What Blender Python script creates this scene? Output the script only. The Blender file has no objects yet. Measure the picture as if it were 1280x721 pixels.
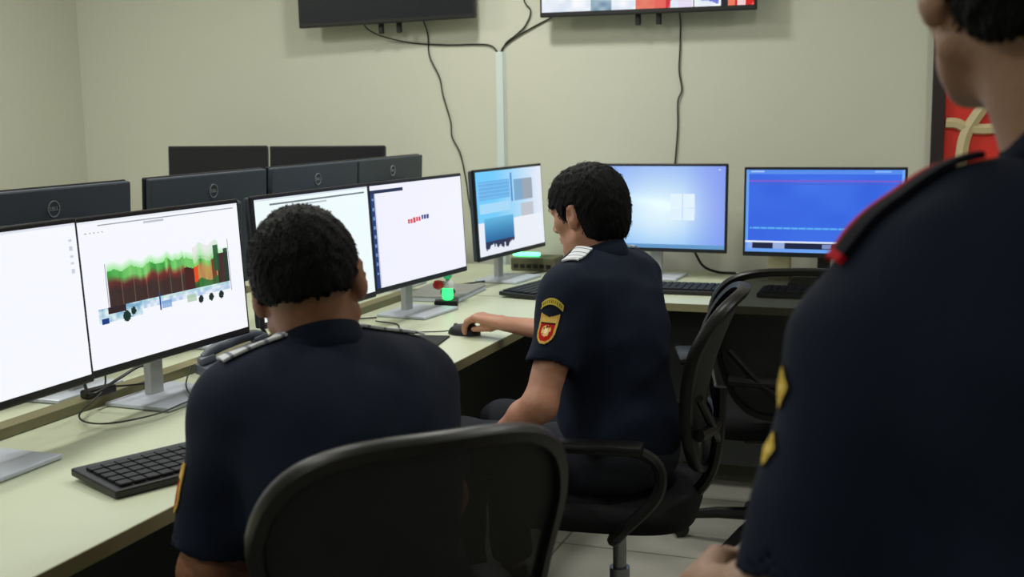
import bpy, bmesh, math, random
import numpy as np
from mathutils import Vector, Matrix, noise
from mathutils.bvhtree import BVHTree
R_ = math.radians
scene = bpy.context.scene
COL = scene.collection

# ------------------------------------------------------------------ camera, world, exposure
yaw, pitch, roll, F_PX, CAM_H = .3623, .1472, .0171, 1471.5, 1.43
_cy, _sy = math.cos(yaw), math.sin(yaw)
_fw = Vector((-_sy*math.cos(pitch), _cy*math.cos(pitch), -math.sin(pitch)))
_r0 = Vector((_cy, _sy, 0)); _d0 = _fw.cross(_r0)
_r = math.cos(roll)*_r0 + math.sin(roll)*_d0
_d = -math.sin(roll)*_r0 + math.cos(roll)*_d0
cam_data = bpy.data.cameras.new('camera')
cam = bpy.data.objects.new('camera', cam_data); COL.objects.link(cam)
cam.matrix_world = Matrix(((_r.x, -_d.x, -_fw.x, 0), (_r.y, -_d.y, -_fw.y, 0), (_r.z, -_d.z, -_fw.z, CAM_H), (0, 0, 0, 1)))
cam_data.sensor_width = 36; cam_data.lens = F_PX/1280*36
cam_data.dof.use_dof = True; cam_data.dof.focus_distance = 3.0; cam_data.dof.aperture_fstop = 5.0
scene.camera = cam
scene.view_settings.view_transform = 'Standard'
scene.view_settings.look = 'None'
scene.view_settings.gamma = 1
scene.view_settings.use_curve_mapping = False
scene.view_settings.exposure = 0.0
world = bpy.data.worlds.new('room_air'); scene.world = world; world.use_nodes = True
world.node_tree.nodes['Background'].inputs[0].default_value = (.9, 1, .92, 1)
world.node_tree.nodes['Background'].inputs[1].default_value = .05
LAMP_COLOR = (1.0, .99, .93)
# ceiling lamps: x, y, watts
LAMPS = [(-1.75, 3.98, 21, 'ceiling light panel closest to the televisions on the back wall'), (-2.15, 2.6, 13, 'ceiling light panel above the middle of the long monitor desk'),
         (-2.15, 1.2, 15, 'ceiling light panel above the near end of the long monitor desk'), (-.35, 2.9, 11, 'ceiling light panel above the empty office chair'),
         (-3.65, 3.1, 24, 'ceiling light panel by the left wall of the room'), (1.2, 3.2, 16, 'ceiling light panel by the red picture and the right wall'),
         (-2.1, -.6, 14, 'ceiling light panel behind the camera on the desk side'), (.6, -.6, 9, 'ceiling light panel behind the camera on the right side')]
CEIL = 2.75
SCREEN = 1.0       # strength of the lit screens

# ------------------------------------------------------------------ helpers
def lin(c):
    c = [v/255 for v in c[:3]]
    return tuple(v/12.92 if v <= .04045 else ((v+.055)/1.055)**2.4 for v in c)

MATS = {}
def mat(name, rgb, rough=.5, metal=0, bump=None, var=None, spec=.5, coat=0, sheen=0, alpha=None):
    """rgb in sRGB 0-255; bump=(scale, strength, stretch); var=(scale, amount)"""
    if name in MATS: return MATS[name]
    m = bpy.data.materials.new(name); m.use_nodes = True
    nt = m.node_tree; b = nt.nodes['Principled BSDF']; c = lin(rgb)
    b.inputs['Base Color'].default_value = (*c, 1)
    b.inputs['Roughness'].default_value = rough
    b.inputs['Metallic'].default_value = metal
    b.inputs['Specular IOR Level'].default_value = spec
    if coat: b.inputs['Coat Weight'].default_value = coat
    if sheen: b.inputs['Sheen Weight'].default_value = sheen
    tc = nt.nodes.new('ShaderNodeTexCoord')
    if bump:
        n = nt.nodes.new('ShaderNodeTexNoise'); n.inputs['Scale'].default_value = bump[0]; n.inputs['Detail'].default_value = 3
        mp = nt.nodes.new('ShaderNodeMapping')
        if len(bump) > 2: mp.inputs['Scale'].default_value = bump[2]
        nt.links.new(tc.outputs['Object'], mp.inputs[0]); nt.links.new(mp.outputs[0], n.inputs['Vector'])
        bp = nt.nodes.new('ShaderNodeBump'); bp.inputs['Strength'].default_value = bump[1]; bp.inputs['Distance'].default_value = .004
        nt.links.new(n.outputs[0], bp.inputs['Height']); nt.links.new(bp.outputs[0], b.inputs['Normal'])
    if var:
        n = nt.nodes.new('ShaderNodeTexNoise'); n.inputs['Scale'].default_value = var[0]; n.inputs['Detail'].default_value = 4
        nt.links.new(tc.outputs['Object'], n.inputs['Vector'])
        mx = nt.nodes.new('ShaderNodeMix'); mx.data_type = 'RGBA'
        mx.inputs[6].default_value = (*[v*(1-var[1]) for v in c], 1); mx.inputs[7].default_value = (*[min(1, v*(1+var[1])) for v in c], 1)
        nt.links.new(n.outputs[0], mx.inputs[0]); nt.links.new(mx.outputs[2], b.inputs['Base Color'])
    if alpha is not None: b.inputs['Alpha'].default_value = alpha
    MATS[name] = m
    return m

def vcol_mat(name, emit=False, rough=.7, strength=1.0):
    if name in MATS: return MATS[name]
    m = bpy.data.materials.new(name); m.use_nodes = True
    nt = m.node_tree; b = nt.nodes['Principled BSDF']
    a = nt.nodes.new('ShaderNodeVertexColor'); a.layer_name = 'Col'
    if emit:
        b.inputs['Base Color'].default_value = (.01, .01, .012, 1); b.inputs['Roughness'].default_value = .3; b.inputs['Specular IOR Level'].default_value = .25
        nt.links.new(a.outputs[0], b.inputs['Emission Color']); b.inputs['Emission Strength'].default_value = strength
    else:
        nt.links.new(a.outputs[0], b.inputs['Base Color']); b.inputs['Roughness'].default_value = .85; b.inputs['Specular IOR Level'].default_value = .1
    MATS[name] = m
    return m

def emis(name, rgb, s):
    if name in MATS: return MATS[name]
    m = bpy.data.materials.new(name); m.use_nodes = True
    b = m.node_tree.nodes['Principled BSDF']; c = lin(rgb)
    b.inputs['Base Color'].default_value = (*c, 1); b.inputs['Emission Color'].default_value = (*c, 1); b.inputs['Emission Strength'].default_value = s
    MATS[name] = m
    return m

class MB:
    """collects shapes into one mesh"""
    def __init__(s): s.v = []; s.f = []
    def add(s, vs, fs):
        o = len(s.v); s.v += [Vector(p) for p in vs]; s.f += [tuple(i+o for i in f) for f in fs]; return s
    def box(s, c, size, M=None, bev=0):
        bm = bmesh.new(); bmesh.ops.create_cube(bm, size=1)
        bmesh.ops.scale(bm, vec=size, verts=bm.verts)
        if bev: bmesh.ops.bevel(bm, geom=bm.edges[:], offset=min(bev, min(size)*.45), segments=2, affect='EDGES', profile=.5)
        bm.verts.index_update()
        vs = [(M @ v.co if M else v.co.copy()) + Vector(c) for v in bm.verts]
        s.add(vs, [[v.index for v in f.verts] for f in bm.faces]); bm.free(); return s
    def tube(s, pts, r, n=8, caps=True):
        pts = [Vector(p) for p in pts]; rs = r if isinstance(r, (list, tuple)) else [r]*len(pts)
        vs = []; fs = []; up = None
        for i, p in enumerate(pts):
            t = (pts[min(i+1, len(pts)-1)] - pts[max(i-1, 0)]).normalized()
            if up is None:
                up = t.orthogonal().normalized()
            else:
                up = (up - t*up.dot(t))
                up = up.normalized() if up.length > 1e-6 else t.orthogonal().normalized()
            w = t.cross(up)
            for k in range(n):
                a = 2*math.pi*k/n; vs.append(p + rs[i]*(math.cos(a)*up + math.sin(a)*w))
        for i in range(len(pts)-1):
            for k in range(n): fs.append((i*n+k, i*n+(k+1) % n, (i+1)*n+(k+1) % n, (i+1)*n+k))
        if caps: fs.append(tuple(range(n))[::-1]); fs.append(tuple((len(pts)-1)*n+k for k in range(n)))
        return s.add(vs, fs)
    def lathe(s, c, prof, n=20, M=None):
        vs = []; fs = []
        for r, z in prof:
            for k in range(n):
                a = 2*math.pi*k/n; p = Vector((r*math.cos(a), r*math.sin(a), z)); vs.append((M @ p if M else p) + Vector(c))
        for i in range(len(prof)-1):
            for k in range(n): fs.append((i*n+k, i*n+(k+1) % n, (i+1)*n+(k+1) % n, (i+1)*n+k))
        fs.append(tuple(range(n))[::-1]); fs.append(tuple((len(prof)-1)*n+k for k in range(n)))
        return s.add(vs, fs)
    def build(s, name, m, parent=None, smooth=False, loc=None):
        me = bpy.data.meshes.new(name); me.from_pydata([tuple(v) for v in s.v], [], s.f); me.update()
        bm = bmesh.new(); bm.from_mesh(me); bmesh.ops.recalc_face_normals(bm, faces=bm.faces); bm.to_mesh(me); bm.free()
        me.materials.append(m)
        if smooth:
            me.polygons.foreach_set('use_smooth', [True]*len(me.polygons))
            try: me.set_sharp_from_angle(angle=R_(40))
            except Exception: pass
        o = bpy.data.objects.new(name, me); COL.objects.link(o)
        if parent: o.parent = parent
        if loc: o.location = loc
        return o

def spline(pts, n=8):
    """Catmull-Rom through the points"""
    P = [Vector(p) for p in pts]; P = [P[0]*2-P[1]] + P + [P[-1]*2-P[-2]]; out = []
    for i in range(1, len(P)-2):
        for k in range(n):
            t = k/n; a, b, c, d = P[i-1:i+3]
            out.append(.5*((2*b) + (c-a)*t + (2*a-5*b+4*c-d)*t*t + (3*b-a-3*c+d)*t**3))
    return out + [P[-2]]

def tag(o, label=None, cat=None, group=None, kind=None):
    if label: o['label'] = label
    if cat: o['category'] = cat
    if group: o['group'] = group
    if kind: o['kind'] = kind
    return o
def thing(name, label, cat, loc=(0, 0, 0), rz=0, group=None):
    o = bpy.data.objects.new(name, None); COL.objects.link(o); o.empty_display_size = .1
    o.location = loc; o.rotation_euler = (0, 0, rz)
    return tag(o, label, cat, group)
def copy_tree(o, parent=None):
    kids = [c for c in bpy.data.objects if c.parent == o]
    c = o.copy(); COL.objects.link(c)
    if parent: c.parent = parent
    for k in kids: copy_tree(k, c)
    return c
def struct(name, mb, m): return tag(mb.build(name, m), kind='structure')

# ------------------------------------------------------------------ materials
def wall_mat():
    return mat('wall_paint', (199, 200, 185), .75, bump=(60, .08), var=(1.2, .02))
M_wall = wall_mat()
M_ceil = mat('ceiling_paint', (225, 225, 215), .9)
M_desk = mat('cream_laminate', (195, 202, 176), .38, var=(3, .03), bump=(200, .03))
M_deskedge = mat('olive_edge_band', (128, 124, 92), .5)
M_panel = mat('dark_panel', (38, 42, 40), .6)
M_legm = mat('grey_leg_metal', (125, 128, 125), .4, .4)
M_black = mat('black_plastic', (13, 14, 17), .42)
M_bezel = mat('bezel_plastic', (14, 18, 26), .35)
M_back = mat('charcoal_shell', (56, 64, 76), .5, bump=(300, .05))
M_logo = mat('logo_silver', (150, 154, 160), .35, .2)
M_silver = mat('stand_silver', (196, 202, 216), .4, .1)
M_silver_d = mat('stand_column', (172, 174, 172), .45, .1)
M_cable = mat('cable_rubber', (22, 24, 20), .5)
M_key = mat('key_plastic', (18, 20, 25), .5, spec=.3)
M_screen = vcol_mat('screen_glow', True, strength=SCREEN)
M_duct = mat('duct_plastic', (206, 218, 216), .4)

# ------------------------------------------------------------------ room
def tile_mat():
    m = bpy.data.materials.new('floor_tiles'); m.use_nodes = True; nt = m.node_tree; b = nt.nodes['Principled BSDF']
    tc = nt.nodes.new('ShaderNodeTexCoord'); br = nt.nodes.new('ShaderNodeTexBrick')
    br.offset = 0; br.inputs['Scale'].default_value = 1; br.inputs['Brick Width'].default_value = .6; br.inputs['Row Height'].default_value = .6
    br.inputs['Mortar Size'].default_value = .004
    br.inputs['Color1'].default_value = (*lin((176, 175, 165)), 1); br.inputs['Color2'].default_value = (*lin((168, 167, 158)), 1)
    br.inputs['Mortar'].default_value = (*lin((110, 108, 98)), 1)
    nt.links.new(tc.outputs['Object'], br.inputs['Vector'])
    n = nt.nodes.new('ShaderNodeTexNoise'); n.inputs['Scale'].default_value = 5; n.inputs['Detail'].default_value = 6
    nt.links.new(tc.outputs['Object'], n.inputs['Vector'])
    mx = nt.nodes.new('ShaderNodeMix'); mx.data_type = 'RGBA'; mx.blend_type = 'MULTIPLY'; mx.inputs[0].default_value = .25
    nt.links.new(br.outputs[0], mx.inputs[6]); nt.links.new(n.outputs[0], mx.inputs[7]); nt.links.new(mx.outputs[2], b.inputs['Base Color'])
    b.inputs['Roughness'].default_value = .3
    return m
X0, X1, Y0, Y1 = -4.3, 2.4, -2.6, 5.05
struct('floor', MB().box(((X0+X1)/2, (Y0+Y1)/2, -.05), (X1-X0+.4, Y1-Y0+.4, .1)), tile_mat())
struct('ceiling', MB().box(((X0+X1)/2, (Y0+Y1)/2, CEIL+.05), (X1-X0+.4, Y1-Y0+.4, .1)), M_ceil)
struct('wall_back', MB().box(((X0+X1)/2, Y1+.1, CEIL/2), (X1-X0+.4, .2, CEIL)), M_wall)
struct('wall_front', MB().box(((X0+X1)/2, Y0-.1, CEIL/2), (X1-X0+.4, .2, CEIL)), M_wall)
struct('wall_left', MB().box((X0-.1, (Y0+Y1)/2, CEIL/2), (.2, Y1-Y0, CEIL)), M_wall)
struct('wall_right', MB().box((X1+.1, (Y0+Y1)/2, CEIL/2), (.2, Y1-Y0, CEIL)), M_wall)
struct('baseboard_back', MB().box(((X0+X1)/2, Y1-.008, .05), (X1-X0, .015, .1), bev=.003), mat('baseboard_tile', (120, 116, 100), .4))

# ceiling lamps (above the frame)
def ceiling_lamp(x, y, w, lb):
    t = thing('ceiling_light', lb, 'ceiling light', (x, y, CEIL), group='square ceiling light panels')
    fr = MB()
    for sx, sy, a, b_ in ((0, 1, .34, .02), (0, -1, .34, .02), (1, 0, .02, .34), (-1, 0, .02, .34)): fr.box((sx*.16, sy*.16, -.008), (a, b_, .015))
    fr.build('frame', mat('lamp_white', (235, 235, 230), .5), t)
    MB().box((0, 0, -.004), (.3, .3, .006)).build('diffuser', emis('lamp_diffuser', (255, 252, 235), 3), t)
    if w:
        ld = bpy.data.lights.new('lamp_light', 'AREA'); ld.shape = 'SQUARE'; ld.size = .2; ld.energy = w; ld.color = LAMP_COLOR
        lo = bpy.data.objects.new('lamp_light', ld); COL.objects.link(lo); lo.parent = t; lo.location = (0, 0, -.02)
for a in LAMPS: ceiling_lamp(*a)

# ------------------------------------------------------------------ desks
DZ = .75
def desk(name, label, x0, x1, y0, y1, legs, panels, edges='all'):
    t = thing(name, label, 'desk', ((x0+x1)/2, (y0+y1)/2, 0))
    ox, oy = (x0+x1)/2, (y0+y1)/2
    MB().box((0, 0, DZ-.0125), (x1-x0-.004, y1-y0-.004, .025)).build('desk_top', M_desk, t)
    e = MB()
    w, d = x1-x0, y1-y0
    e.box((w/2, 0, DZ-.0135), (.004, d, .027)); e.box((-w/2, 0, DZ-.0135), (.004, d, .027))
    e.box((0, d/2, DZ-.0135), (w, .004, .027)); e.box((0, -d/2, DZ-.0135), (w, .004, .027))
    e.build('edge_band', M_deskedge, t)
    for (lx, ly) in legs:
        MB().box((lx-ox, ly-oy, (DZ-.025)/2), (.05, .05, DZ-.025), bev=.004).build('leg', M_legm, t)
    for (px0, px1, py0, py1, z0, z1) in panels:
        MB().box(((px0+px1)/2-ox, (py0+py1)/2-oy, (z0+z1)/2), (px1-px0, py1-py0, z1-z0)).build('modesty_panel', M_panel, t)
    return t
XE = -1.285
desk('workstation_desk', 'long cream desk with olive edge running away under the row of monitors on the left', -2.60, XE, -.9, 4.085,
     [(-1.36, -.8), (-1.36, .75), (-1.36, 2.35), (-1.36, 3.95), (-2.52, -.8), (-2.52, .75), (-2.52, 2.35), (-2.52, 3.95)],
     [(-1.96, -1.94, -.85, 4.05, .12, DZ-.03)])
desk('workstation_desk', 'cream desk along the back wall under the blue screens', -3.9, 1.2, 4.09, 4.98,
     [(-3.85, 4.15), (-1.22, 4.2), (-.2, 4.2), (1.14, 4.15), (-3.85, 4.9), (1.14, 4.9)],
     [(-3.8, 1.1, 4.32, 4.34, .1, DZ-.03)])
# low cable ledge between the two sides of the long desk
lg = MB(); lg.box((-1.94, 1.59, DZ+.0125), (.05, 4.9, .025), bev=.002)
tag(lg.build('cable_ledge', M_deskedge), 'raised olive strip running along the middle of the long desk behind the monitors', 'cable cover')

# ------------------------------------------------------------------ screens painted as glowing pixels
rng = np.random.RandomState(4)
def vnoise(u, v, seed=0):
    """smooth value noise on arrays"""
    r = np.random.RandomState(seed).rand(64, 64)
    x = np.mod(u, 63); y = np.mod(v, 63); xi = x.astype(int); yi = y.astype(int); fx = x-xi; fy = y-yi
    fx = fx*fx*(3-2*fx); fy = fy*fy*(3-2*fy)
    return (r[xi, yi]*(1-fx)*(1-fy) + r[(xi+1) % 64, yi]*fx*(1-fy) + r[xi, (yi+1) % 64]*(1-fx)*fy + r[(xi+1) % 64, (yi+1) % 64]*fx*fy)
class Img:
    def __init__(s, nu=160, nv=90, bg=(255, 255, 255)):
        s.nu, s.nv = nu, nv; s.u = (np.arange(nu)+.5)/nu; s.v = (np.arange(nv)+.5)/nv
        s.U, s.V = np.meshgrid(s.u, s.v, indexing='ij'); s.c = np.zeros((nu, nv, 3)) + np.array(bg)
    def rect(s, u0, v0, u1, v1, col, a=1.0):
        m = (s.U >= u0) & (s.U < u1) & (s.V >= v0) & (s.V < v1); s.c[m] = s.c[m]*(1-a) + np.array(col)*a
    def where(s, m, col, a=1.0):
        s.c[m] = s.c[m]*(1-a) + (np.array(col) if np.ndim(col) == 1 else col[m])*a
def screen_mesh(img, w, h, name='screen', parent=None, loc=(0, 0, 0)):
    nu, nv = img.nu, img.nv
    xs = (np.arange(nu+1)/nu-.5)*w; zs = (.5-np.arange(nv+1)/nv)*h
    X, Z = np.meshgrid(xs, zs, indexing='ij'); V = np.stack([X, X*0, Z], -1).reshape(-1, 3)
    i, j = np.meshgrid(np.arange(nu), np.arange(nv), indexing='ij'); a = (i*(nv+1)+j).ravel()
    Fq = np.stack([a, a+1, a+nv+2, a+nv+1], -1)
    me = bpy.data.meshes.new(name); me.from_pydata(V.tolist(), [], Fq.tolist()); me.update()
    c = np.clip(img.c, 0, 255)/255; c = np.where(c <= .04045, c/12.92, ((c+.055)/1.055)**2.4)
    c4 = np.concatenate([c.reshape(-1, 3), np.ones((nu*nv, 1))], 1)
    ca = me.color_attributes.new('Col', 'FLOAT_COLOR', 'CORNER')
    ca.data.foreach_set('color', np.repeat(c4, 4, axis=0).ravel())
    me.materials.append(M_screen)
    o = bpy.data.objects.new(name, me); COL.objects.link(o); o.parent = parent; o.location = loc
    return o

def text_mesh(s, size, depth, name, m, parent, loc, rot):
    cu = bpy.data.curves.new(name, 'FONT'); cu.body = s; cu.size = size; cu.extrude = depth; cu.align_x = 'CENTER'; cu.align_y = 'CENTER'; cu.offset = size*.02
    tmp = bpy.data.objects.new('tmp', cu); COL.objects.link(tmp); bpy.context.view_layer.update()
    me = bpy.data.meshes.new_from_object(tmp.evaluated_get(bpy.context.evaluated_depsgraph_get()))
    bpy.data.objects.remove(tmp); bpy.data.curves.remove(cu)
    me.materials.clear(); me.materials.append(m)
    o = bpy.data.objects.new(name, me); COL.objects.link(o); o.parent = parent; o.location = loc; o.rotation_euler = rot
    return o

def monitor(label, x, y, zc, face, img, W=.61, H=.36, tilt=R_(3), group='desktop monitors', dark_stand=False, base_rz=None, low=.017, back=.06):
    """face = heading (radians) the screen looks towards; local -Y is the front"""
    t = thing('computer_monitor', label, 'monitor', (x, y, DZ), face + math.pi/2, group)
    zc -= DZ
    M = Matrix.Rotation(-tilt, 4, 'X')
    hd = bpy.data.objects.new('x', None)
    # housing (display shell)
    sh = MB(); sh.box((0, 0, 0), (W, .012, H), bev=.004)
    o = sh.build('bezel', M_bezel, t); o.matrix_local = Matrix.Translation((0, 0, zc)) @ M
    bk = MB(); bk.box((0, .014, 0), (W-.006, .018, H-.006), bev=.005); bk.box((0, .032, -.01), (W*.42, .024, H*.55), bev=.012)
    o = bk.build('back_cover', M_back, t); o.matrix_local = Matrix.Translation((0, 0, zc)) @ M
    cover = o
    lr = MB(); n = 28
    vs = []; fs = []
    for k in range(n):
        a = 2*math.pi*k/n
        for r, yy in ((.021, .0225), (.021, .0255), (.0185, .0255), (.0185, .0225)): vs.append((r*math.cos(a), yy, r*math.sin(a)))
    for k in range(n):
        for q in range(4): fs.append((k*4+q, k*4+(q+1) % 4, ((k+1) % n)*4+(q+1) % 4, ((k+1) % n)*4+q))
    lr.add(vs, fs); o = lr.build('logo_ring', M_logo, cover, loc=(0, 0, H/2-.055))
    text_mesh('DELL', .0135, .0008, 'logo_lettering', M_logo, cover, (0, .0245, H/2-.055), (R_(90), 0, R_(180)))
    b = .0095
    sc = screen_mesh(img, W-2*b, H-b-low-.003, parent=t); sc.matrix_local = Matrix.Translation((0, 0, zc)) @ M @ Matrix.Translation((0, -.0068, (low-b)/2))
    tb = -H/2 + zc
    stm = M_black if dark_stand else M_silver_d
    st = MB(); y0 = back
    st.box((0, y0, (zc+.03)/2+.004), (.05, .022, zc+.03), bev=.005)
    st.build('stand_column', stm, t)
    MB().box((0, y0-.022, zc), (.06, .04, .06), bev=.004).build('stand_hinge', M_black, t)
    bs = MB(); bs.box((0, y0-.045, .006), (.24, .19, .010), bev=.003)
    bo = bs.build('stand_base', M_black if dark_stand else M_silver, t)
    if base_rz: bo.rotation_euler = (0, 0, base_rz)
    return t

# contents ----------------------------------------------------------
def img_plain():
    im = Img(120, 68, (246, 248, 255)); im.rect(0, 0, 1, .02, (225, 228, 240))
    for k in range(5): im.rect(.955, .1+k*.05, .972, .12+k*.05, (205, 208, 222))
    return im
def img_xray():
    im = Img(230, 130, (246, 247, 255)); U, V = im.U, im.V
    im.rect(0, 0, 1, .012, (235, 238, 246)); im.rect(.12, .028, .97, .038, (150, 155, 165)); im.rect(.38, .048, .5, .058, (190, 195, 205))
    for k in range(5): im.rect(.05+k*.022, .075, .06+k*.022, .083, (175, 180, 190))
    im.rect(.135, .30, .140, .63, (150, 160, 185)); im.rect(.905, .27, .909, .68, (140, 150, 175))
    body = (U > .145) & (U < .90)
    top = .36 + .012*np.sin(U*60) + (U > .6)*.02 + .02*(vnoise(U*40, V*3, 2)-.5)
    bot = .60 + .02*(U < .3)
    halo = body & (V > top-.06) & (V < bot+.02); a = np.clip((V-(top-.06))/.06, 0, 1)
    col = np.stack([235-110*a, 250-25*a, 240-120*a], -1); im.where(halo, col, .8)
    n = vnoise(U*60, V*6, 7); c1 = vnoise(U*55, V*0+3, 41); c2 = vnoise(U*58, V*9, 43)
    green = body & (V > top-.012*c1) & (V < bot); col = np.stack([50+90*c1, 150+70*c1, 60+60*c1], -1); im.where(green, col)
    left = (U < .62)
    dpt = np.clip((V-top-.025-.03*c1)/.05, 0, 1); dark = np.stack([112-52*np.clip((V-top-.06)/.08, 0, 1)+95*(U > .35)*np.clip(1-(V-top-.05)/.09, 0, 1)*c1, 46-8*dpt+10*c2, 36+2*dpt+6*c2], -1)
    gl = green & left; im.c[gl] = (im.c*(1-dpt[..., None])+dark*dpt[..., None])[gl]
    brk = gl & (np.mod(U+.01*np.round(V*0), .072) < .0045); im.where(brk, (150, 150, 110), .4)
    mid = green & (U > .60) & (U < .69) & (V > top+.06); im.where(mid, (66, 30, 28))
    rt = green & (U >= .66) & (U < .83)
    m2 = vnoise(U*30, V*0+7, 11); r3 = np.clip((V-top-.03)/.05, 0, 1)*np.clip((top+.20-V)/.04, 0, 1)
    orr = np.stack([150+100*m2, 110+90*(1-m2)*c2, 50+50*(1-m2)], -1); im.c[rt] = (im.c*(1-.9*r3[..., None])+orr*.9*r3[..., None])[rt]
    im.where(rt & (m2 > .6) & (V > top+.05) & (V < top+.17), (232, 72, 24), .9); im.where(rt & (m2 < .28) & (V > top+.03), (110, 42, 26), .85); im.where(rt & (V > top+.17), (46, 98, 48), .8)
    im.where((U > .66) & (U < .84) & (V > top-.10) & (V < top+.02), np.stack([170+60*c1, 235-15*c1, 170+50*c1], -1), .6)
    im.where(body & (U > .82) & (V > .37) & (V < .60), np.stack([48+26*c1, 34+12*c2, 34+8*c2], -1)); im.where(body & (U > .80) & (U < .835) & (V > .30) & (V < .50), (32, 84, 48), .9); im.where(body & (U > .87) & (V > .34) & (V < .60), (36, 58, 46), .9)
    ch = (V > .60) & (V < .66) & (U > .2) & (U < .9); n3 = vnoise(U*50, V*40, 3)
    im.where(ch, np.stack([150+90*n3, 185+60*n3, 225+25*n3], -1), .85)
    cab = (U > .08) & (U < .32) & (V > .60) & (V < .70); im.where(cab, np.stack([90+130*n3, 150+90*n3, 190+50*n3], -1), .8)
    im.where((U > .13) & (U < .23) & (V > .60) & (V < .645), (48, 34, 40)); im.where((U > .09) & (U < .13) & (V > .67) & (V < .71), (30, 60, 130))
    for wx, wy, r in ((.23, .685, .028), (.27, .66, .02)): im.where(((U-wx)**2+((V-wy)*.56)**2) < r**2*.6, (20, 50, 42))
    for wx in (.69, .76, .83): im.where(((U-wx)**2+((V-.69)*.56)**2) < .00028, (22, 44, 36))
    for wx, cc in ((.44, (90, 140, 200)), (.60, (150, 185, 140))): im.rect(wx, .64, wx+.06, .69, cc, .6)
    im.rect(.428, .58, .436, .70, (30, 70, 140))
    return im
def img_doc():
    im = Img(120, 68, (238, 250, 250)); im.rect(0, 0, 1, .015, (215, 225, 235)); im.rect(.12, .05, .97, .062, (110, 120, 125)); im.rect(.3, .08, .6, .09, (185, 195, 200)); return im
def img_text():
    im = Img(160, 90, (240, 240, 254)); U, V = im.U, im.V
    im.rect(0, .05, .045, 1, (30, 55, 105))
    for k in range(9): im.rect(.012, .12+k*.09, .032, .15+k*.09, (110, 140, 190))
    im.rect(0, .05, .33, .075, (30, 40, 70)); im.rect(.04, .08, .05, 1, (205, 208, 225))
    for k in range(8): im.rect(.36+k*.03, .38-.004*k, .383+k*.03, .425-.004*k, [(205, 60, 70), (225, 90, 90)][k % 2] if k < 5 else (55, 60, 130))
    return im
def img_blocks():
    im = Img(120, 68, (232, 236, 246)); U, V = im.U, im.V
    a = np.clip((.95-U)*1.4, 0, 1); im.where(V < .6, np.stack([225-115*a, 230-30*a, 244+4*a], -1))
    im.rect(.03, .12, .48, .34, (98, 170, 226)); im.where((U > .03) & (U < .48) & (np.mod(V*45, 1) < .3) & (V < .34) & (V > .12), (120, 188, 238))
    im.rect(.5, 0.04, .525, .4, (70, 130, 200)); im.rect(.55, .13, .84, .40, (150, 160, 175)); im.rect(.55, .13, .68, .40, (95, 165, 215), .6); im.rect(.64, .44, .84, .60, (188, 192, 202))
    im.rect(.03, .38, .48, .50, (165, 214, 245))
    n = vnoise(U*60, V*2, 5)
    sp = (U > .08) & (U < .52) & (V > .56) & (V < .86+.10*n); d = np.clip((V-.56)/.32, 0, 1)
    im.where(sp, np.stack([95-75*d, 180-95*d, 222-80*d], -1)); im.where(sp & (V > .84), (35, 40, 75))
    return im
def img_wallpaper():
    im = Img(150, 84); U, V = im.U, im.V
    d = np.sqrt(((U-.55)*1.0)**2 + ((V-.55)*.8)**2); g = np.exp(-(d/.42)**2)
    im.c = np.stack([128+95*g - 30*V*(1-g), 165+78*g, 240+12*g], -1)
    m = np.clip((U-.72)/.28, 0, 1)[..., None]; im.c = im.c*(1-.6*m)+np.array((128, 138, 236))*.6*m
    im.c += (np.exp(-((V-.5-.3*(U-.7))/.08)**2)*12*(U < .8))[..., None]
    im.rect(.63, .33, .795, .495, (226, 242, 255)); im.rect(.63, .51, .795, .66, (222, 240, 255)); im.rect(.71, .33, .715, .66, (185, 215, 250))
    im.rect(0, .955, 1, 1, (96, 150, 200)); im.rect(.955, .03, .97, .05, (220, 230, 255))
    return im
def img_blue():
    im = Img(170, 96, (58, 108, 226)); U, V = im.U, im.V
    n = vnoise(U*5, V*5, 9); im.c = np.stack([48+14*n, 98+14*n, 222+10*n], -1)
    im.rect(0, 0, 1, .055, (84, 140, 236)); im.rect(0, 0, .018, 1, (100, 160, 240)); im.rect(.982, 0, 1, 1, (110, 165, 242))
    im.rect(.03, .015, .12, .035, (160, 195, 250)); im.rect(.82, .015, .92, .035, (130, 180, 250))
    im.rect(.02, .125, .98, .142, (120, 90, 205)); im.rect(.02, .165, .98, .172, (72, 92, 200))
    im.where((V > .70) & (V < .715) & (U > .03) & (U < .97) & (np.mod(U*20, 1) < .85), (90, 175, 240)); im.rect(.03, .735, .97, .74, (80, 140, 235))
    im.rect(0, .865, 1, .89, (225, 235, 255)); im.rect(.02, .89, .98, .955, (20, 28, 60)); im.rect(.02, .89, .05, .955, (140, 170, 230)); im.rect(.18, .89, .26, .955, (150, 170, 215)); im.rect(.5, .9, .56, .95, (120, 140, 190))
    im.rect(0, .955, 1, 1, (105, 160, 240))
    return im
def img_off(): return Img(4, 4, (9, 10, 13))
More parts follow.
